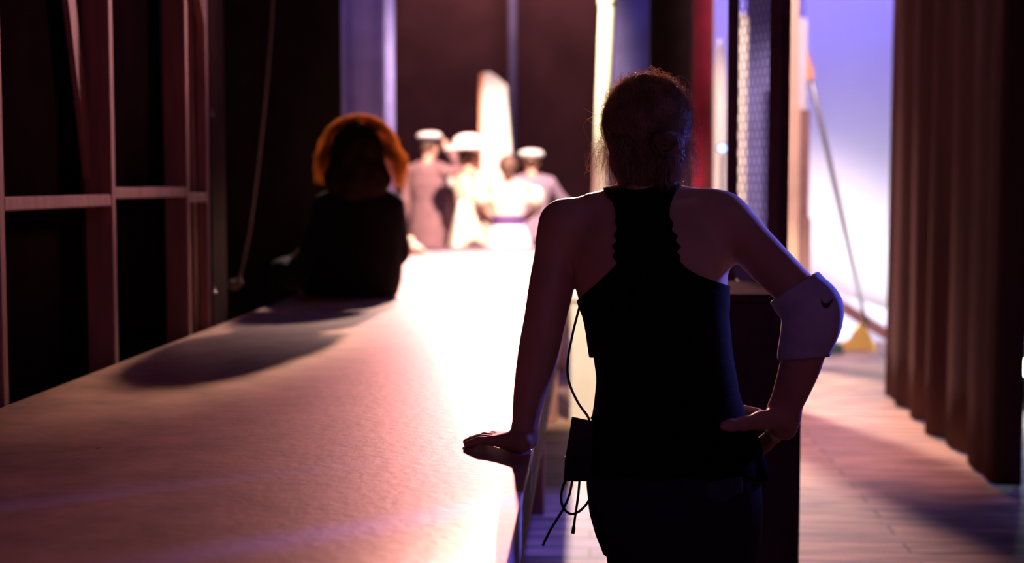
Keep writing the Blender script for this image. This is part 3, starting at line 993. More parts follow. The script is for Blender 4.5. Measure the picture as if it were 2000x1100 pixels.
# right hand: thumb over the back, fingers wrapping the hip in front
S.cap(RW, at(1524, 832, 3.07), .031, .027, 0.02)
S.cap(at(1540, 818, 3.055), at(1536, 838, 3.065), .022, .020, 0.02)
S.chain([at(1522, 816, 3.04), at(1486, 822, 3.012), at(1452, 828, 2.988), at(1428, 831, 2.972), at(1413, 833, 2.968)], [.024, .0185, .0132, .0115, .0092], 0.012)
KN = [at(1503, 816, 3.125), at(1503, 831, 3.125), at(1508, 846, 3.118), at(1515, 856, 3.105)]
FM = [at(1478, 806, 3.165), at(1478, 826, 3.165), at(1486, 862, 3.155), at(1498, 874, 3.135)]
FE = [at(1455, 800, 3.185), at(1452, 826, 3.19), at(1473, 872, 3.18), at(1484, 886, 3.16)]
FT = [at(1436, 800, 3.20), at(1430, 830, 3.205), at(1458, 876, 3.20), at(1472, 890, 3.18)]
for kn_, m_, e_, t_, rr in zip(KN, FM, FE, FT, (.0115, .0118, .0112, .0100)):
    S.cap(at(1524, 830, 3.07), kn_, .022, rr * 1.15, 0.012)
    S.cap(kn_, m_, rr, rr * .92, 0.003).cap(m_, e_, rr * .92, rr * .84, 0.003).cap(e_, t_, rr * .84, rr * .74, 0.003)
body = mesh_obj('body', S.surface(), M['skin'], wo)
for sx in (-1, 1):
    e = Field(PH(sx * .031, .086, .001) - .02, PH(sx * .031, .086, .001) + .02, .0025)
    e.ell(PH(sx * .031, .0775, .001), (.0125, .0125, .0125))
    mesh_obj('eye', e.surface(), M['eye'], wo, label='pale eyeball')

# racerback top
TP = [(1176, 366), (1186, 382), (1197, 396), (1203, 420), (1201, 434), (1206, 448), (1198, 458), (1205, 470), (1194, 481), (1203, 491), (1195, 500), (1206, 513),
      (1192, 529), (1170, 550), (1148, 568), (1126, 588), (1090, 600), (1060, 760), (1060, 990), (1560, 990), (1560, 640), (1470, 571), (1423, 558),
      (1395, 549), (1365, 538), (1342, 525), (1327, 509), (1330, 500), (1322, 492), (1331, 482), (1319, 471), (1325, 461), (1312, 450), (1316, 436), (1308, 424),
      (1309, 405), (1314, 386), (1326, 366), (1340, 345), (1160, 345)]
T = Field((-0.10, 2.88, 0.62), (0.42, 3.36, 1.42), 0.0034)
shoulders(T, 0.006)
loose = [row(560, 1128, 1423, 3.11, .122), row(600, 1133, 1423, 3.105, .122), row(640, 1142, 1426, 3.10, .119), row(690, 1149, 1431, 3.095, .115),
         row(740, 1157, 1440, 3.09, .114), row(800, 1157, 1450, 3.085, .116)]
T.loft(loose, 0.0)
X, Y, Z = T.grid()
U, V = proj(X, Y, Z)
back = poly_sd(TP, U, V) / 900.0
# hem: short at the left side, longer toward the right
hem = (V - (699 + np.clip(U - 1190, 0, 400) * 0.36)) / 900.0
zn = at(1250, 380, 3.1)[2]
scoop = 0.085 - np.sqrt((X - at(1252, 400, 3.1)[0]) ** 2 + ((Z - (zn + 0.0)) * 0.8) ** 2)
front = np.where(Y > 3.155, scoop, -1.0)
T.cut(np.maximum(np.maximum(back, hem), front))
tank = mesh_obj('tank_top', T.surface(), M['tank'], wo)

# longer lace camisole showing under the top
T = Field((-0.06, 2.88, 0.66), (0.44, 3.32, 1.12), 0.0036)
T.loft([row(640, 1150, 1424, 3.10, .112), row(690, 1158, 1428, 3.095, .110), row(740, 1165, 1437, 3.09, .110), row(790, 1160, 1452, 3.085, .116),
        row(850, 1150, 1470, 3.08, .126), row(900, 1147, 1483, 3.08, .134), row(940, 1147, 1488, 3.08, .138), row(955, 1147, 1488, 3.08, .138)], 0.0)
T.cap(at(1462, 850, 3.07), at(1488, 930, 3.05), .014, .014, 0.03)
X, Y, Z = T.grid()
U, V = proj(X, Y, Z)
T.cut((V - (938 + 4 * np.sin(U * 0.06) + np.clip(U - 1440, 0, 60) * 0.0)) / 900.0)
mesh_obj('camisole', T.surface(), M['tank'], wo)

# trousers
T = Field((-0.05, 2.88, 0.03), (0.44, 3.30, 0.80), 0.0042)
T.loft([(r[0], r[1], r[2], r[3] + .006, r[4] + .006) for r in hips], 0.015)
for (hp, th, kn, an) in ((LHIP, LTH, LKN, LAN), (RHIP, RTH, RKN, RAN)):
    T.chain([hp, th, kn, kn * .5 + an * .5, an], [.086, .080, .062, .060, .054], 0.015)
X, Y, Z = T.grid()
T.cut(np.maximum(0.075 - Z, Z - 0.775) + 0 * X + 0 * Y)
tro = mesh_obj('trousers', T.surface(), M['denim'], wo)
T = Field((0.20, 2.88, 0.62), (0.38, 3.12, 0.82), 0.003)
T.loft([(r[0], r[1], r[2], r[3] + .010, r[4] + .010) for r in hips], 0.015)
for (hp, th, kn) in ((LHIP, LTH, LKN), (RHIP, RTH, RKN)):
    T.chain([hp, th, kn], [.090, .084, .066], 0.015)
X, Y, Z = T.grid()
U, V = proj(X, Y, Z)
T.cut(np.maximum(poly_sd([(1379, 944), (1450, 930), (1450, 962), (1416, 982), (1381, 974)], U, V) / 900.0, Y - 3.07))
mesh_obj('back_pocket', T.surface(), M['pocket'], tro, label='faded blue back pocket')
for an in (LAN, RAN):
    T = Field(an + np.array([-.08, -.09, -.09]), an + np.array([.08, .24, .08]), .0045)
    T.chain([an + np.array([0, -.02, -.02]), an + np.array([0, .08, -.03]), an + np.array([0, .16, -.042])], [.046, .042, .032], .02)
    T.cap(an + np.array([0, -.012, .0]), an + np.array([0, -.005, .04]), .044, .045, .02)
    X, Y, Z = T.grid()
    T.cut(0.004 - Z + 0 * X + 0 * Y)
    mesh_obj('shoe', T.surface(), M['shoe'], wo)

# elbow pad with its tick mark
def padfield(S, infl):
    S.chain([at(1528, 542, 3.045), at(1560, 570, 3.022), at(1588, 602, 3.00)], [.0535 + infl, .0545 + infl, .050 + infl], 0.02)
    S.chain([at(1586, 602, 3.00), at(1578, 645, 3.0), at(1570, 690, 3.01), at(1562, 730, 3.02)], [.050 + infl, .0515 + infl, .050 + infl, .0465 + infl], 0.02)
    S.ell(at(1600, 615, 2.985), (.043 + infl, .040 + infl, .062 + infl), None, 0.035)
    S.cap(at(1524, 588, 3.03), at(1530, 604, 3.03), .011 + infl, .013 + infl, 0.02)


S = Field((0.36, 2.88, 0.96), (0.58, 3.14, 1.24), 0.003)
padfield(S, 0)
X, Y, Z = S.grid()
U, V = proj(X, Y, Z)
nu, nv = 0.53, -0.85     # cuff line on the upper arm, in the plane square to the arm
c_up = ((1514 - U) * 0.60 + (V * 0 + 586 - V) * 0.80) / 900.0
c_up = -(((U - 1512) * 0.545 + (V - 584) * 0.838)) / 900.0
c_lo = ((U - 1575) * 0.075 + (V - 701)) / 900.0
S.cut(np.maximum(c_up, c_lo), 0.006)
pad = mesh_obj('elbow_pad', S.surface(), M['pad'], wo, label='white knit elbow pad with a black tick mark')
S = Field(at(1598, 612, 2.90), at(1640, 572, 3.02) + np.array([0, 0.02, 0]), 0.0011)
padfield(S, 0.0016)
X, Y, Z = S.grid()
U, V = proj(X, Y, Z)
SW = [(1604.5, 582), (1606, 588), (1609.5, 592), (1614, 592.5), (1620, 590), (1628.5, 581), (1626, 588), (1622, 596), (1617, 601.5), (1611, 602), (1606.5, 598.5), (1604, 592), (1603.5, 586)]
S.cut(np.maximum(poly_sd(SW, U, V) / 900.0, Y - 3.0))
mesh_obj('tick_emblem', S.surface(), M['black'], pad, label='black curved tick emblem')

# ---------------- hair
def HP(u, v, Y): return at(u, v, Y)
HR = np.array([.0955, .108, .104])
HCc = at(1263, 238, 3.185)
S = Field(HCc - np.array([.15, .16, .20]), HCc + np.array([.15, .15, .15]), 0.003)
S.ell(HCc, HR, None, 0.01)
S.ell(at(1262, 300, 3.15), (.078, .070, .075), None, 0.03)
S.cap(at(1225, 320, 3.135), at(1228, 356, 3.13), .030, .022, 0.03).cap(at(1262, 325, 3.12), at(1262, 366, 3.115), .032, .022, 0.03).cap(at(1302, 318, 3.135), at(1304, 356, 3.13), .032, .022, 0.03)
BC = at(1300, 277, 3.06)
S.ell(BC, (.026, .016, .022), None, 0.03)
# keep the face clear
PHf = lambda x, y, z: HC + x * RH[:, 0] + y * RH[:, 1] + z * RH[:, 2]
S.ell(PHf(0, .125, -.035), (.075, .085, .085), RH, 0.01, 's')
X, Y, Z = S.grid()
rip = 0.0006 * np.sin(95 * np.arctan2(X - BC[0], Z - BC[2]) / 3.0 + 14 * Y) + 0.0012 * np.sin(60 * X + 130 * Z + 40 * Y)
S.F = S.F + rip.astype(np.float32)
hair = mesh_obj('hair', S.surface(), M['hair'], wo)
ST, SR = [], []
K = 12
tt = np.linspace(0, 1, K)
# strands combed over the scalp towards the low twist
for i in range(2600):
    th = rng.uniform(0, 2 * math.pi); ph = math.acos(rng.uniform(-0.55, 1))
    d = np.array([math.sin(ph) * math.cos(th), math.sin(ph) * math.sin(th), math.cos(ph)])
    if d[1] > 0.55 and d[2] < 0.45: continue
    e = (BC - HCc) / HR
    if rng.random() < .45:
        e = np.array([d[0] * .75 + rng.normal(0, .2), -.7 + rng.normal(0, .1), -.9])
    else:
        e = e + rng.normal(0, .26, 3)
    e /= np.linalg.norm(e)
    om = math.acos(np.clip(d @ e, -1, 1))
    a0, a1 = 0.0, rng.uniform(.45, .97)
    q = tt * (a1 - a0) + a0
    path = (np.sin((1 - q) * om)[:, None] * d + np.sin(q * om)[:, None] * e) / max(math.sin(om), .05)
    path /= np.linalg.norm(path, axis=1)[:, None]
    lift = 1.0 + (rng.uniform(.03, .10) if i % 5 == 0 else rng.uniform(.004, .04)) * (0.4 + 0.6 * np.sin(math.pi * tt)) + .012 * np.sin(tt * rng.uniform(4, 9) + rng.uniform(0, 6)) * rng.uniform(0, 1)
    ST.append(HCc + path * HR * lift[:, None]); SR.append(rng.uniform(.00025, .0005))
# twist
for i in range(380):
    a = rng.uniform(0, 6.28); tw = rng.uniform(1.0, 3.4); b0_ = rng.uniform(0, 6.28)
    an = a + tt * tw; bb_ = b0_ + tt * rng.uniform(-1.5, 2.5)
    coil = i % 3
    R_, r_t = ((.022, .013), (.014, .012), (.026, .009))[coil]
    r_t *= rng.uniform(.85, 1.12)
    p = np.stack([(R_ + r_t * np.cos(bb_)) * np.cos(an), -.012 - r_t * np.sin(bb_) - (.008 if coil == 1 else 0), (R_ + r_t * np.cos(bb_)) * np.sin(an) * .9], -1)
    p = p @ np.array([[1, .25, 0], [-.2, 1, .1], [.1, -.15, 1]]) + np.array([(.0, -.006, .010)[coil], 0, (0, .006, -.008)[coil]])
    ST.append(BC + np.array([0, .012, 0]) + p * np.array([.85, .9, .72]) + rng.normal(0, .0016, (1, 3)) + .0015 * np.sin(7 * tt + i)[:, None]); SR.append(rng.uniform(.0003, .0006))
# loose hair over the nape and behind the ears
for i in range(800):
    u0 = rng.choice([rng.normal(1205, 14), rng.normal(1330, 14), rng.uniform(1195, 1345)])
    f = (u0 - 1263) / 85
    Y0 = 3.185 - .10 * math.sqrt(max(0, 1 - f * f)) - rng.uniform(0, .012)
    p0 = at(u0, rng.uniform(268, 320), Y0)
    p1 = at(u0 + rng.normal(0, 8) - f * 8, rng.uniform(335, 388), Y0 + .012 + rng.normal(0, .006))
    cv = rng.normal(0, .008, 3)
    p = p0 + (p1 - p0) * tt[:, None] + np.sin(math.pi * tt)[:, None] * cv
    p[:, 0] += .0025 * np.sin(tt * rng.uniform(4, 12) + rng.uniform(0, 6))
    p[:, 1] -= .008 * np.sin(math.pi * tt)
    ST.append(p); SR.append(rng.uniform(.00025, .00045))
# flyaways standing off the outline
for i in range(420):
    a = rng.uniform(-.35, math.pi + .55)
    R0 = HR[0] * (0.97 + rng.uniform(0, .05))
    base = HCc + np.array([math.cos(a) * R0, rng.normal(-.02, .045), math.sin(a) * HR[2] * 1.0])
    if a < 0 or a > math.pi:
        base = base + np.array([0, 0, -rng.uniform(0, .05)])
    out = np.array([math.cos(a), rng.normal(0, .3), math.sin(a)])
    tg = np.array([-math.sin(a), 0, math.cos(a)]) * rng.choice([-1, 1]) + rng.normal(0, .3, 3)
    L = rng.uniform(.012, .035) * (1.8 if (a < .2 or a > 2.95) and rng.random() > .55 else 1)
    cl = rng.uniform(.4, 1.6)
    p = base + L * (tt[:, None] * tg * .8 + np.sin(tt * cl * math.pi)[:, None] * out * .45 + (tt ** 2)[:, None] * np.array([0, 0, -.35]))
    ST.append(p); SR.append(rng.uniform(.00025, .0005))
# wisps by the left cheek and right side
for i in range(60):
    lft = i % 2 == 0
    u0 = 1185 if lft else 1345
    p0 = at(u0 + rng.normal(0, 6), rng.uniform(250, 300), 3.16)
    p1 = at(u0 + (-1 if lft else .5) * rng.uniform(5, 45), rng.uniform(280, 345), 3.16)
    p2 = at(u0 + (-1 if lft else .4) * rng.uniform(5, 45), rng.uniform(290, 350), 3.16)
    p = spline([p0, (p0 + p1) / 2 + rng.normal(0, .006, 3), p1, p2], K)
    ST.append(p); SR.append(rng.uniform(.0002, .0004))
mesh_obj('loose_strands', strands_vf(np.array(ST), np.array(SR)), M['strand'], hair)

# belt pack radio on her hip with its cables
bp = thing('belt_pack', 'black radio belt pack clipped on leaning womans left hip with dangling cables', 'radio pack', at(1128, 940, 3.03))
quad = [at(1117, 815, 3.03), at(1158, 823, 3.03), at(1154, 942, 3.03), at(1101, 940, 3.03)]
S = Field(at(1090, 950, 2.98), at(1170, 805, 3.12), .0022)
X, Y, Z = S.grid()
U, V = proj(X, Y, Z)
d = np.maximum(poly_sd([(1117, 814), (1160, 823), (1156, 942), (1101, 940), (1104, 886), (1106, 884)], U, V) / 900.0 + .003, np.abs(Y - 3.05) - .020)
S.F = np.minimum(S.F, (d - .003).astype(np.float32))
mesh_obj('case', S.surface(), M['black'], bp)
b = MB()
for i in range(6):
    p = at(1104.5, 893 + i * 7, 3.04)
    b.box(p - np.array([.0018, .008, .0018]), p + np.array([.002, .008, .0018]), bev=.0005)
b.build('side_key', M['black'], bp)
CW = 0.0028
MB().tube(spline([at(1136, 585, 3.085), at(1130, 606, 3.07), at(1119, 650, 3.06), at(1109, 705, 3.05), at(1111, 745, 3.05), at(1128, 785, 3.05), at(1147, 812, 3.05), at(1152, 824, 3.05)], 60), CW, 8).build('earpiece_cable', M['cable'], bp, smooth=True)
MB().tube(spline([at(1105, 938, 3.04), at(1099, 952, 3.04), at(1096, 975, 3.035), at(1101, 993, 3.03), at(1114, 1004, 3.03), at(1130, 1000, 3.03), at(1143, 988, 3.035), at(1154, 972, 3.05)], 50), CW, 8).build('cable_loop', M['cable'], bp, smooth=True)
MB().tube(spline([at(1118, 938, 3.05), at(1111, 970, 3.05), at(1097, 1000, 3.05), at(1077, 1032, 3.05), at(1060, 1066, 3.05)], 40), CW, 8).build('antenna', M['cable'], bp, smooth=True)
MB().tube(spline([at(1132, 938, 3.045), at(1129, 970, 3.045), at(1124, 1005, 3.045), at(1119, 1042, 3.045)], 30), [CW] * 26 + [CW * 1.5] * 4, 8).build('loose_cable', M['cable'], bp, smooth=True)
MB().tube(spline([at(1181, 755, 3.08), at(1172, 780, 3.06), at(1163, 800, 3.05), at(1154, 818, 3.05)], 20), .0014, 6).build('lanyard', M['rope'], bp, smooth=True)

# ================================================================== THE SEATED WOMAN
SY = 7.25
so = thing('person', 'woman with big frizzy auburn hair in black sitting on the left platform edge, back turned', 'person', (at(695, 580, SY)[0], SY, PZ))
rows_s = [row(352, 668, 730, 7.24, .07), row(372, 640, 762, 7.24, .095), row(400, 622, 780, 7.24, .12), row(440, 611, 786, 7.24, .135), row(500, 603, 786, 7.25, .15),
          row(545, 600, 784, 7.26, .165), row(575, 600, 776, 7.26, .17), row(580, 604, 770, 7.26, .165)]
S = Field((-2.05, 6.85, 0.15), (-0.75, 7.85, 1.82), .009)
S.loft([(r[0], r[1], r[2], r[3] * .80, r[4] * .88) for r in rows_s[:-1]], .02)
HS = at(700, 292, 7.24)
S.cap(at(700, 360, 7.24), at(700, 310, 7.24), .06, .055, .03)
PS, RS = add_head(S, HS, (-.25, 1, -.05))
kl, kr = at(556, 552, 7.62), at(566, 556, 7.78)
for (hx, kn) in ((at(655, 550, 7.27), kl), (at(730, 548, 7.30), kr)):
    kn = kn.copy(); kn[0] = -1.66
    kn[2] = PZ + .085
    ft = np.array([kn[0] - .09, kn[1] + .02, .34])
    S.chain([hx, kn, ft], [.075, .058, .042], .02)
    S.cap(ft, ft + np.array([-.10, .10, -.04]), .04, .03, .02)
lh = at(590, 528, 7.45); rh = at(745, 470, 7.5)
lw = np.array([-1.60, 7.60, PZ + .165])
S.chain([at(632, 400, 7.24), at(604, 490, 7.30), lw], [.05, .042, .028], .02)
add_hand(S, lw, (-.6, .6, -.25), (0, 0, -1), (.6, .6, 0), 1.0, .3)
rw = np.array([at(760, 0, 7.5)[0], 7.56, PZ + .19])
S.chain([at(768, 400, 7.24), at(786, 490, 7.30), rw], [.05, .042, .028], .02)
add_hand(S, rw, (-.7, .6, -.2), (0, 0, -1), (-.6, -.6, 0), 1.0, .3)
mesh_obj('body', S.surface(), M['skin'], so)
T = Field((-2.05, 6.85, 0.15), (-0.75, 7.85, 1.62), .009)
T.loft(rows_s, .03)
T.chain([at(636, 402, 7.24), at(612, 490, 7.28), lw + np.array([.03, -.03, .0])], [.066, .062, .040], .03)
T.chain([at(765, 402, 7.24), at(776, 490, 7.30), rw], [.066, .062, .040], .03)
for (hx, kn) in ((at(655, 548, 7.27), kl), (at(730, 548, 7.30), kr)):
    kn = kn.copy(); kn[0] = -1.66
    kn[2] = PZ + .092
    ft = np.array([kn[0] - .08, kn[1] + .015, .42])
    T.chain([hx, kn, ft], [.092, .078, .062], .03)
X, Y, Z = T.grid()
T.cut(np.where(X > PXL - .03, PZ + .003 - Z, -1.0) + 0 * Y)
mesh_obj('black_dress', T.surface(), M['black_cloth'], so)
for kn in (kl, kr):
    ft = np.array([-1.66 - .09, kn[1] + .02, .34])
    T = Field(ft - .14, ft + np.array([.14, .22, .14]), .008)
    T.cap(ft, ft + np.array([-.10, .10, -.045]), .05, .038, .02).cap(ft, ft + np.array([0, 0, .06]), .048, .05, .02)
    mesh_obj('shoe', T.surface(), M['shoe'], so)
# hair: core coloured dark as shade, halo of frizzy curls coloured as backlit
S = Field(HS - np.array([.30, .24, .34]), HS + np.array([.34, .24, .24]), .008)
S.ell(at(698, 302, 7.20), (.135, .13, .165), None, .05).ell(at(697, 350, 7.18), (.170, .12, .12), None, .06)
S.ell(PS(0, .15, -.03), (.075, .095, .10), RS, .01, 's')
X, Y, Z = S.grid()
S.F = S.F + (.010 * np.sin(48 * X + 9 * Z) * np.sin(40 * Z + 20 * Y) * np.sin(44 * Y + 12 * X)).astype(np.float32)
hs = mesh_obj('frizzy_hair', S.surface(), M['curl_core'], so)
K2 = 16
t2 = np.linspace(0, 1, K2)
ST, SR = [], []
CT = at(702, 268, 7.23)
for i in range(3000):
    a = rng.uniform(-.9, math.pi + .9); b_ = rng.normal(0, .75)
    d = np.array([math.cos(a) * math.cos(b_), math.sin(b_), math.sin(a) * math.cos(b_)])
    if d[1] > .45 and d[2] < .4: continue
    if d[1] < -.30 and abs(d[0]) < .8: continue
    p0 = CT + d * np.array([.09, .10, .10]) * .9
    # fall outwards and down
    side = d[0]
    R1 = rng.uniform(.78, 1.0)
    p1 = CT + np.array([d[0] * .165 * R1, d[1] * .15, d[2] * .105 + .012 * R1])
    vb = rng.uniform(330, 372) if side > -.1 else rng.uniform(315, 362)
    ub = 700 + np.sign(side) * (abs(side) ** .75) * (98 if side > 0 else 86) * R1
    p2 = at(ub * .985 + .015 * 700, (268 + vb) / 2, 7.23 + d[1] * .16)
    p3 = at(ub, vb, 7.22 + d[1] * .15)
    if d[2] > .2: pts = [p0, p1, (p1 + p2) / 2 + np.array([np.sign(side) * .01, 0, .012]), p2, p3]
    else: pts = [p0, (p0 + p2) / 2, p2, p3]
    p = spline(pts, K2)
    fr = rng.uniform(14, 30); ph = rng.uniform(0, 6.28); am = rng.uniform(.004, .011)
    p[:, 0] += am * np.sin(fr * t2 + ph); p[:, 1] += am * np.cos(fr * t2 + ph); p[:, 2] += am * .6 * np.sin(fr * .7 * t2 + ph * 2)
    ST.append(p); SR.append(rng.uniform(.0007, .0015))
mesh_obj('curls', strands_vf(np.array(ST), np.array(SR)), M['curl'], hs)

# ================================================================== PERFORMERS
def figure(root, H, arms, face=(0, 1, 0), h=.010, lean=0.0):
    """standing figure in local coordinates, facing +y; arms: {side: (elbow, wrist, finger dir, palm dir, thumb dir)}"""
    S = Field((-.62, -.42, 0), (.62, .55, H * 1.02), h)
    f = lambda x, y, z: np.array([x * H, y * H, z * H])
    S.loft([(.50 * H, 0, 0, .095 * H, .062 * H), (.56 * H, 0, 0, .092 * H, .065 * H), (.63 * H, 0, 0, .075 * H, .055 * H), (.72 * H, 0, 0, .092 * H, .062 * H),
            (.79 * H, 0, 0, .098 * H, .055 * H), (.825 * H, 0, -.004, .06 * H, .04 * H)], .03)
    S.cap(f(0, -.005, .83), f(0, .004, .88), .030 * H, .029 * H, .03)
    hd = f(0, .012, .925)
    P, R = add_head(S, hd, face, H / 1.72)
    for sx in (-1, 1):
        S.cap(f(sx * .05, 0, .825), f(sx * .105, -.005, .805), .030 * H, .028 * H, .03)
        S.chain([f(sx * .052, 0, .51), f(sx * .055, .008, .285), f(sx * .055, -.012, .05)], [.052 * H, .034 * H, .022 * H], .02)
        S.cap(f(sx * .055, -.012, .028), f(sx * .062, .085, .014), .024 * H, .015 * H, .015)
        el, wr, fd, pd, td = arms[sx]
        el, wr = f(*el), f(*wr)
        S.chain([f(sx * .112, -.005, .80), el, wr], [.030 * H, .025 * H, .017 * H], .015)
        add_hand(S, wr, fd, pd, td, H / 1.72, .3)
    mesh_obj('body', S.surface(), M['skin_tan'], root, local=True)
    return f, hd, P, R


def part(root, name, m, lo, hi, h, fn, label=None):
    T = Field(lo, hi, h)
    fn(T)
    return mesh_obj(name, T.surface(), m, root, local=True, label=label)


def shoes(root, f, H, m):
    for sx in (-1, 1):
        def g(T, sx=sx):
            T.cap(f(sx * .055, -.012, .03), f(sx * .062, .088, .018), .029 * H, .020 * H, .015)
            X, Y, Z = T.grid(); T.cut(.002 - Z + 0 * X + 0 * Y)
        part(root, 'shoe', m, f(sx * .06, 0, 0) - np.array([.12, .16, .0]), f(sx * .06, .1, .07) + np.array([.12, .12, .05]), .008, g)


HANG = lambda sx: ((sx * .135, -.02, .64), (sx * .13, .03, .50), (0, .15, -1), (-sx, 0, 0), (0, 1, 0))

# officer saluting
oY = 14.7
ox = at(836, 300, oY)[0]
of = thing('person', 'man in white peaked cap and long mauve coat, right hand raised to his cap', 'person', (ox, oY, 0), math.radians(-28))
H = 1.88
arms = {-1: HANG(-1), 1: ((.215, .06, .775), (.085, .085, .915), (-.6, .1, .75), (0, .5, -.8), (0, 1, .3))}
f, hd, P, R = figure(of, H, arms, (-.15, 1, 0))
def coat(T):
    T.loft([(.27 * H, 0, 0, .135 * H, .10 * H), (.45 * H, 0, 0, .115 * H, .085 * H), (.57 * H, 0, 0, .102 * H, .078 * H), (.64 * H, 0, 0, .094 * H, .070 * H),
            (.73 * H, 0, 0, .110 * H, .076 * H), (.80 * H, 0, 0, .112 * H, .066 * H), (.835 * H, 0, 0, .062 * H, .05 * H)], .03)
    for sx in (-1, 1):
        T.cap(f(sx * .05, 0, .822), f(sx * .108, -.005, .803), .037 * H, .037 * H, .03)
        el, wr = f(*arms[sx][0]), f(*arms[sx][1])
        T.chain([f(sx * .112, -.005, .80), el, el * .12 + wr * .88], [.038 * H, .034 * H, .026 * H], .02)
part(of, 'coat', M['coat'], (-.62, -.36, .4), (.62, .40, 1.76), .010, coat)
def legs(T):
    for sx in (-1, 1): T.chain([f(sx * .052, 0, .5), f(sx * .055, .006, .285), f(sx * .055, -.01, .06)], [.058 * H, .045 * H, .036 * H], .02)
    X, Y, Z = T.grid(); T.cut(.055 - Z + 0 * X + 0 * Y)
part(of, 'trousers', M['navy'], (-.3, -.2, 0), (.3, .25, 1.1), .010, legs)
shoes(of, f, H, M['shoe'])
def cap_top(T):
    T.ell(P(0, .0, .115), (.135, .145, .038), R, .01); T.ell(P(0, .02, .128), (.11, .12, .035), R, .03)
cp = part(of, 'peaked_cap', M['white_cloth'], hd - .25, hd + .30, .007, cap_top, 'white peaked cap')
def band(T):
    for k in range(24):
        a0, a1 = k * math.pi / 12, (k + 1) * math.pi / 12
        T.cap(P(.084 * math.cos(a0), -.006 + .102 * math.sin(a0), .072), P(.084 * math.cos(a1), -.006 + .102 * math.sin(a1), .072), .016, .016, .005)
part(of, 'cap_band', M['navy'], hd - .2, hd + .25, .007, band)
def visor(T): T.ell(P(0, .115, .055), (.07, .05, .009), R, .01)
part(of, 'cap_visor', M['black'], hd - .2, hd + .25, .006, visor)
def ohair(T):
    T.ell(P(0, -.018, .02), (.082, .095, .086), R, .01); T.ell(P(0, .10, -.05), (.10, .10, .12), R, .01, 's')
part(of, 'hair', M['dkhair'], hd - .2, hd + .25, .007, ohair)

# woman in the white hat
wY = 13.95
wx = at(915, 400, wY)[0]
wh = thing('person', 'woman in pale dress and large white hat in the middle of the stage group', 'person', (wx, wY, 0), math.radians(-50))
H = 1.78
arms = {-1: ((-.165, .07, .68), (-.12, .19, .62), (.3, 1, 0), (1, 0, 0), (0, 0, 1)), 1: ((.155, -.02, .655), (.15, .06, .53), (.1, .4, -1), (-1, 0, 0), (0, 1, 0))}
f, hd, P, R = figure(wh, H, arms, (.1, 1, .05))
def dress(T):
    T.loft([(.10 * H, 0, 0, .15 * H, .14 * H), (.30 * H, 0, 0, .135 * H, .12 * H), (.48 * H, 0, 0, .112 * H, .095 * H), (.56 * H, 0, 0, .100 * H, .075 * H),
            (.635 * H, 0, 0, .080 * H, .060 * H), (.73 * H, 0, .006, .098 * H, .074 * H), (.79 * H, 0, 0, .100 * H, .060 * H), (.82 * H, 0, 0, .07 * H, .045 * H)], .02)
    X, Y, Z = T.grid(); T.F = T.F + (.008 * np.sin(np.arctan2(X, Y) * 13) * np.clip((.6 * H - Z) / .5, 0, 1)).astype(np.float32)
part(wh, 'dress', M['cream_cloth'], (-.40, -.36, .12), (.40, .36, 1.52), .010, dress)
for sx in (-1, 1):
    part(wh, 'puff_sleeve', M['white_cloth'], (sx * .23 - .2, -.2, 1.2), (sx * .23 + .2, .2, 1.6), .009, lambda T: T.ell(f(sx * .13, 0, .785), (.075, .075, .085), None, .01))
def under(T):
    T.loft([(.03 * H, 0, 0, .14 * H, .13 * H), (.105 * H, 0, 0, .14 * H, .13 * H), (.2 * H, 0, 0, .10 * H, .10 * H)], .01)
part(wh, 'underskirt', M['red'], (-.4, -.4, .0), (.4, .4, .45), .010, under)
def sash(T):
    T.chain([f(.06, -.09, .66), f(.09, -.13, .5), f(.11, -.17, .33), f(.115, -.175, .24)], [.035, .045, .055, .05], .01)
part(wh, 'hanging_sash', M['white_cloth'], (-.2, -.5, .2), (.45, .1, 1.35), .010, sash)
def hat(T):
    T.ell(P(0, .0, .075), (.26, .26, .020), R, .01)
    T.ell(P(0, -.005, .13), (.155, .155, .085), R, .05)
    X, Y, Z = T.grid(); T.F = T.F + (.006 * np.sin(np.arctan2(X - hd[0], Y - hd[1]) * 3)).astype(np.float32)
part(wh, 'wide_hat', M['white_cloth'], hd - .36, hd + .36, .009, hat)
def whair(T):
    T.ell(P(0, -.025, .015), (.088, .100, .09), R, .01); T.ell(P(0, -.085, -.045), (.05, .05, .05), R, .03); T.ell(P(0, .11, -.05), (.075, .085, .10), R, .01, 's')
part(wh, 'hair', M['dkhair'], hd - .25, hd + .25, .007, whair)
shoes(wh, f, H, M['white_cloth'])

# man in the flat white cap, arm out to the right
cY = 14.75
cxp = at(1038, 350, cY)[0]
cm = thing('person', 'man in white flat cap and grey mauve jacket reaching out to the right', 'person', (cxp, cY, 0), math.radians(15))
H = 1.72
arms = {-1: HANG(-1), 1: ((.20, .05, .70), (.315, .11, .64), (1, .3, -.3), (0, .2, -1), (0, 1, 0))}
f, hd, P, R = figure(cm, H, arms, (.25, 1, 0))
def jack(T):
    T.loft([(.46 * H, 0, 0, .115 * H, .086 * H), (.57 * H, 0, 0, .108 * H, .080 * H), (.64 * H, 0, 0, .100 * H, .072 * H), (.73 * H, 0, 0, .114 * H, .078 * H),
            (.80 * H, 0, 0, .116 * H, .066 * H), (.835 * H, 0, 0, .062 * H, .05 * H)], .03)
    for sx in (-1, 1):
        T.cap(f(sx * .05, 0, .822), f(sx * .112, -.005, .803), .037 * H, .037 * H, .03)
        el, wr = f(*arms[sx][0]), f(*arms[sx][1])
        T.chain([f(sx * .115, -.005, .80), el, el * .12 + wr * .88], [.038 * H, .034 * H, .026 * H], .02)
part(cm, 'jacket', M['jacket'], (-.5, -.36, .7), (.62, .40, 1.66), .010, jack)
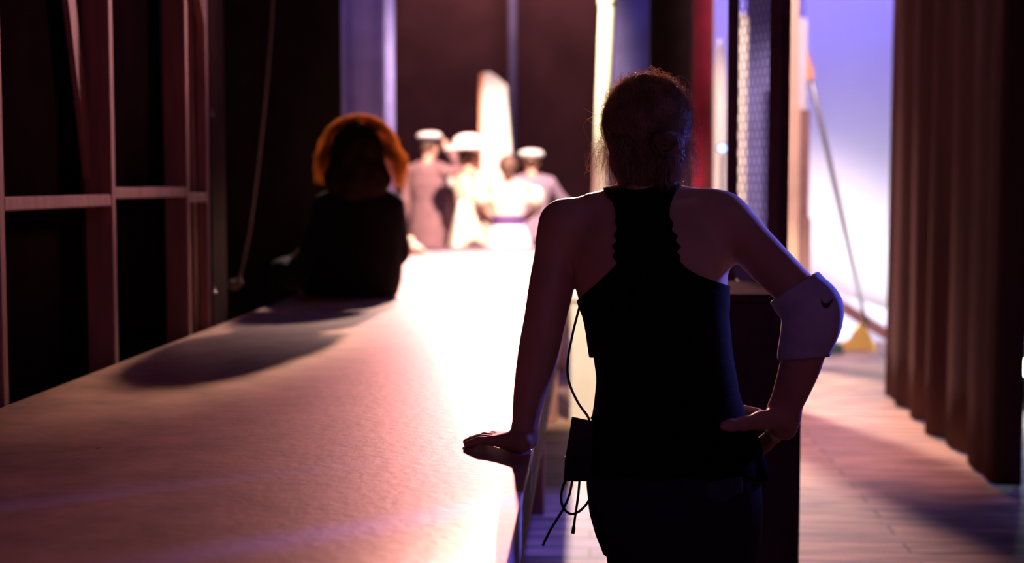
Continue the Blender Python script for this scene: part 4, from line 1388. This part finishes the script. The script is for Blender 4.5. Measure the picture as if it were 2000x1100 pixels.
def legs2(T):
    for sx in (-1, 1): T.chain([f(sx * .052, 0, .5), f(sx * .055, .006, .285), f(sx * .055, -.01, .06)], [.060 * H, .048 * H, .040 * H], .02)
    X, Y, Z = T.grid(); T.cut(.05 - Z + 0 * X + 0 * Y)
part(cm, 'trousers', M['jacket'], (-.3, -.2, 0), (.3, .25, 1.05), .010, legs2)
shoes(cm, f, H, M['shoe'])
def fcap(T):
    T.ell(P(0, .01, .09), (.135, .150, .055), R, .02); T.ell(P(0, .12, .06), (.07, .055, .012), R, .01)
part(cm, 'flat_cap', M['white_cloth'], hd - .28, hd + .30, .008, fcap, 'white flat cap')
def chair_(T):
    T.ell(P(0, -.02, .02), (.083, .096, .086), R, .01); T.ell(P(0, .10, -.05), (.10, .10, .12), R, .01, 's')
part(cm, 'hair', M['dkhair'], hd - .2, hd + .25, .007, chair_)

# woman with brown hair, white bell skirt
kY = 13.25
kx = at(993, 400, kY)[0]
ks = thing('person', 'brown haired woman in cream blouse, purple sash and white bell skirt on the stage', 'person', (kx, kY, 0), math.radians(10))
H = 1.66
arms = {-1: ((-.165, .05, .68), (-.09, .15, .61), (.6, .8, 0), (0, 0, -1), (.8, -.6, 0)), 1: ((.165, .05, .68), (.09, .15, .61), (-.6, .8, 0), (0, 0, -1), (-.8, -.6, 0))}
f, hd, P, R = figure(ks, H, arms, (.1, 1, 0))
def blouse(T):
    T.loft([(.60 * H, 0, 0, .086 * H, .066 * H), (.66 * H, 0, 0, .088 * H, .068 * H), (.73 * H, 0, 0, .102 * H, .074 * H), (.79 * H, 0, 0, .104 * H, .062 * H), (.825 * H, 0, 0, .065 * H, .045 * H)], .03)
    for sx in (-1, 1):
        el = f(*arms[sx][0])
        T.ell(f(sx * .15, .015, .755), (.088, .082, .10), None, .03)
        T.cap(f(sx * .14, .01, .77), el, .06, .042, .02)
part(ks, 'blouse', M['cream_cloth'], (-.48, -.3, .9), (.48, .35, 1.5), .010, blouse)
def belt(T): T.loft([(.595 * H, 0, 0, .094 * H, .074 * H), (.655 * H, 0, 0, .092 * H, .072 * H)], 0)
part(ks, 'sash', M['purple'], (-.3, -.3, .9), (.3, .3, 1.2), .008, belt)
def skirt(T):
    T.loft([(.10 * H, 0, 0, .20 * H, .20 * H), (.30 * H, 0, 0, .175 * H, .175 * H), (.44 * H, 0, 0, .145 * H, .14 * H), (.53 * H, 0, 0, .120 * H, .11 * H), (.58 * H, 0, 0, .098 * H, .08 * H), (.60 * H, 0, 0, .09 * H, .07 * H)], 0)
    X, Y, Z = T.grid(); T.F = T.F + (.010 * np.sin(np.arctan2(X, Y) * 15) * np.clip((.58 * H - Z) / .4, 0, 1)).astype(np.float32)
part(ks, 'bell_skirt', M['white_cloth'], (-.42, -.42, .12), (.42, .42, 1.03), .010, skirt)
def khair(T):
    T.ell(P(0, -.025, .015), (.092, .104, .095), R, .01); T.cap(P(0, -.06, -.03), P(0, -.07, -.10), .06, .04, .03); T.ell(P(0, .11, -.05), (.08, .085, .10), R, .01, 's')
part(ks, 'hair', M['dkhair'], hd - .25, hd + .25, .007, khair)
shoes(ks, f, H, M['white_cloth'])

# tall white set piece behind the performers
tY = 15.6
def tp(u, v): 
    p = at(u, v, tY); return (p[0], p[2])
tow = thing('set_tower', 'tall white tapering set piece with slanted top and orange side behind performers', 'set piece', (at(966, 300, tY)[0], tY, 0))
b = MB().prism([(at(934, 0, tY)[0], .01), (at(1006, 0, tY)[0], .01), tp(998, 290), tp(991, 208), tp(990, 166), tp(958, 140), tp(946, 141), tp(942, 200)], tY, tY + .35)
b.build('front_panel', M['white_paint'], tow)
b = MB().prism([(at(926, 0, tY)[0], .01), (at(934, 0, tY)[0] - .001, .01), (tp(946, 141)[0] - .001, tp(946, 141)[1]), (tp(937, 143)[0], tp(937, 143)[1])], tY + .02, tY + .34)
b.build('side_panel', M['orange_paint'], tow, label='orange side panel')

# folded cloth lying at the far left corner of the platform
S = Field((-1.70, 11.1, PZ - .02), (-1.2, 11.7, PZ + .25), .009)
cc0 = np.array([-1.435, 11.4, PZ])
S.ell(cc0 + np.array([.0, 0, .05]), (.075, .09, .05)).ell(cc0 + np.array([-.03, .01, .11]), (.045, .06, .045), None, .03).cap(cc0 + np.array([.03, 0, .03]), cc0 + np.array([.09, .04, .02]), .03, .022, .03)
X, Y, Z = S.grid(); S.cut(PZ + .001 - Z + 0 * X + 0 * Y)
tag(mesh_obj('cloth_bundle', S.surface(), M['cream_cloth']), 'small crumpled cream cloth on the platform just right of the seated woman', 'cloth')

# ================================================================== LIGHT
def spot(name, loc, to, power, col, size_deg=30, blend=.4, r=.1):
    d = bpy.data.lights.new(name, 'SPOT')
    d.energy = power; d.color = col; d.spot_size = math.radians(size_deg); d.spot_blend = blend; d.shadow_soft_size = r
    o = bpy.data.objects.new(name, d); COL.objects.link(o)
    o.location = loc
    o.rotation_euler = (Vector(to) - Vector(loc)).to_track_quat('-Z', 'Y').to_euler()
    return o


def area(name, loc, to, power, col, sx, sy, spread=180):
    d = bpy.data.lights.new(name, 'AREA')
    d.energy = power; d.color = col; d.shape = 'RECTANGLE'; d.size = sx; d.size_y = sy; d.spread = math.radians(spread)
    o = bpy.data.objects.new(name, d); COL.objects.link(o)
    o.location = loc
    o.rotation_euler = (Vector(to) - Vector(loc)).to_track_quat('-Z', 'Y').to_euler()
    return o


WARM = (1.0, .39, .36)
# main stage lamp shining down the platform toward the wings
spot('stage_key', (-1.0, 16.0, 4.15), (.12, 5.6, .8), 5200, WARM, 19, 1.0, .13)
spot('added_hair_rim', (-.15, 15.6, 4.6), (.12, 3.1, 1.52), 26000, (1, .50, .32), 6, 1.0, .08)  # added backlight for the rim on the leaning woman's hair
spot('added_curl_rim', (-1.0, 16.0, 4.15), (-1.2, 7.25, 1.52), 9500, (1, .56, .32), 4.6, 1.0, .13)  # added beam for the orange rim on the seated woman's curls
# overhead spot added to whiten the stage end of the platform
spot('added_deck_wash', (-.4, 13.7, 5.8), (-.42, 10.0, .8), 10500, (1, .72, .60), 52, 1.0, .15)
# lamp on the performers
spot('front_wash', (-.2, 9.5, 5.2), (-1.05, 14.4, 1.3), 7500, (1, .66, .56), 32, .5, .15)
spot('added_set_fill', (1.5, 7.0, 6.0), (1.66, 12, .6), 2600, (1, .70, .66), 26, .5, .15)  # added front fill for the broom, boards and ground row
# lamp on the white post
spot('post_special', (-1.6, 5.9, 4.4), (.07, 8.3, 2.2), 3200, (1, .86, .55), 17, .7, .1)
spot('added_pedestal_spot', (.95, 5.5, 4.2), (.0, 8.2, .72), 1900, (1, .76, .58), 17, .7, .1)  # second spot added to brighten the pedestal
# cyclorama strips
area('cyc_top', (2.2, 12.2, 4.7), (2.2, 13.0, 2.9), 150, (.17, .14, 1.0), 2.6, .3)
area('cyc_foot', (2.2, 11.95, .15), (2.2, 13.0, 1.0), 34, (.95, .95, 1.0), 2.4, .15)
# cool boom light from the right
spot('blue_boom', (2.7, 5.3, 2.05), (.42, 3.08, 1.22), 950, (.14, .15, 1.0), 15, .7, .15)
spot('added_sheen_fill', (2.4, 1.7, 2.7), (.20, 3.1, 1.50), 11, (.50, .42, 1.0), 16, .8, .3)  # added soft fill for the violet sheen on her hair
# blue downlight on the wing floor
spot('blue_down', (.7, 5.8, 5.5), (.06, 5.7, 0), 1500, (.13, .12, 1.0), 15, .6, .15)
spot('blue_right', (3.6, 8.2, 4.5), (3.2, 6.4, 0), 500, (.18, .22, 1.0), 36, .6, .15)
# warm stage spill over the right floor and side curtain
spot('floor_spill', (1.15, 12.1, 5.8), (1.30, 7.9, 0), 2900, (1, .41, .31), 21, .8, .2)
# unseen fill added as dim purple ambient from the camera side
area('added_wing_fill', (1.0, -1.6, 3.0), (.2, 4, 1.2), 6.8, (1.0, .30, .92), 3, 2)
area('added_haze_glow', (-1.0, 17.2, 5.4), (-1.0, 18.6, 3.6), 70, (1, .55, .45), 2.0, .4)  # added to stand in for warm haze on the backdrop
area('violet_top', (-1.7, 10.4, 4.9), (-1.75, 11.7, 2.8), 22, (.40, .25, 1.0), .8, .4)  # added to tint the blue grey curtains from above
spot('left_wing_pink', (.2, 7.8, 2.7), (FX, 4.5, 1.9), 460, (1, .44, .44), 27, .9, .2)  # added to brighten the stud edges

w = bpy.data.worlds.new('world'); SC.world = w; w.use_nodes = True
w.node_tree.nodes['Background'].inputs['Color'].default_value = (.55, .25, .40, 1)
w.node_tree.nodes['Background'].inputs['Strength'].default_value = .010

SC.view_settings.view_transform = 'Standard'
SC.view_settings.look = 'None'
SC.view_settings.exposure = 0
SC.view_settings.gamma = 1
SC.cycles.use_denoising = True
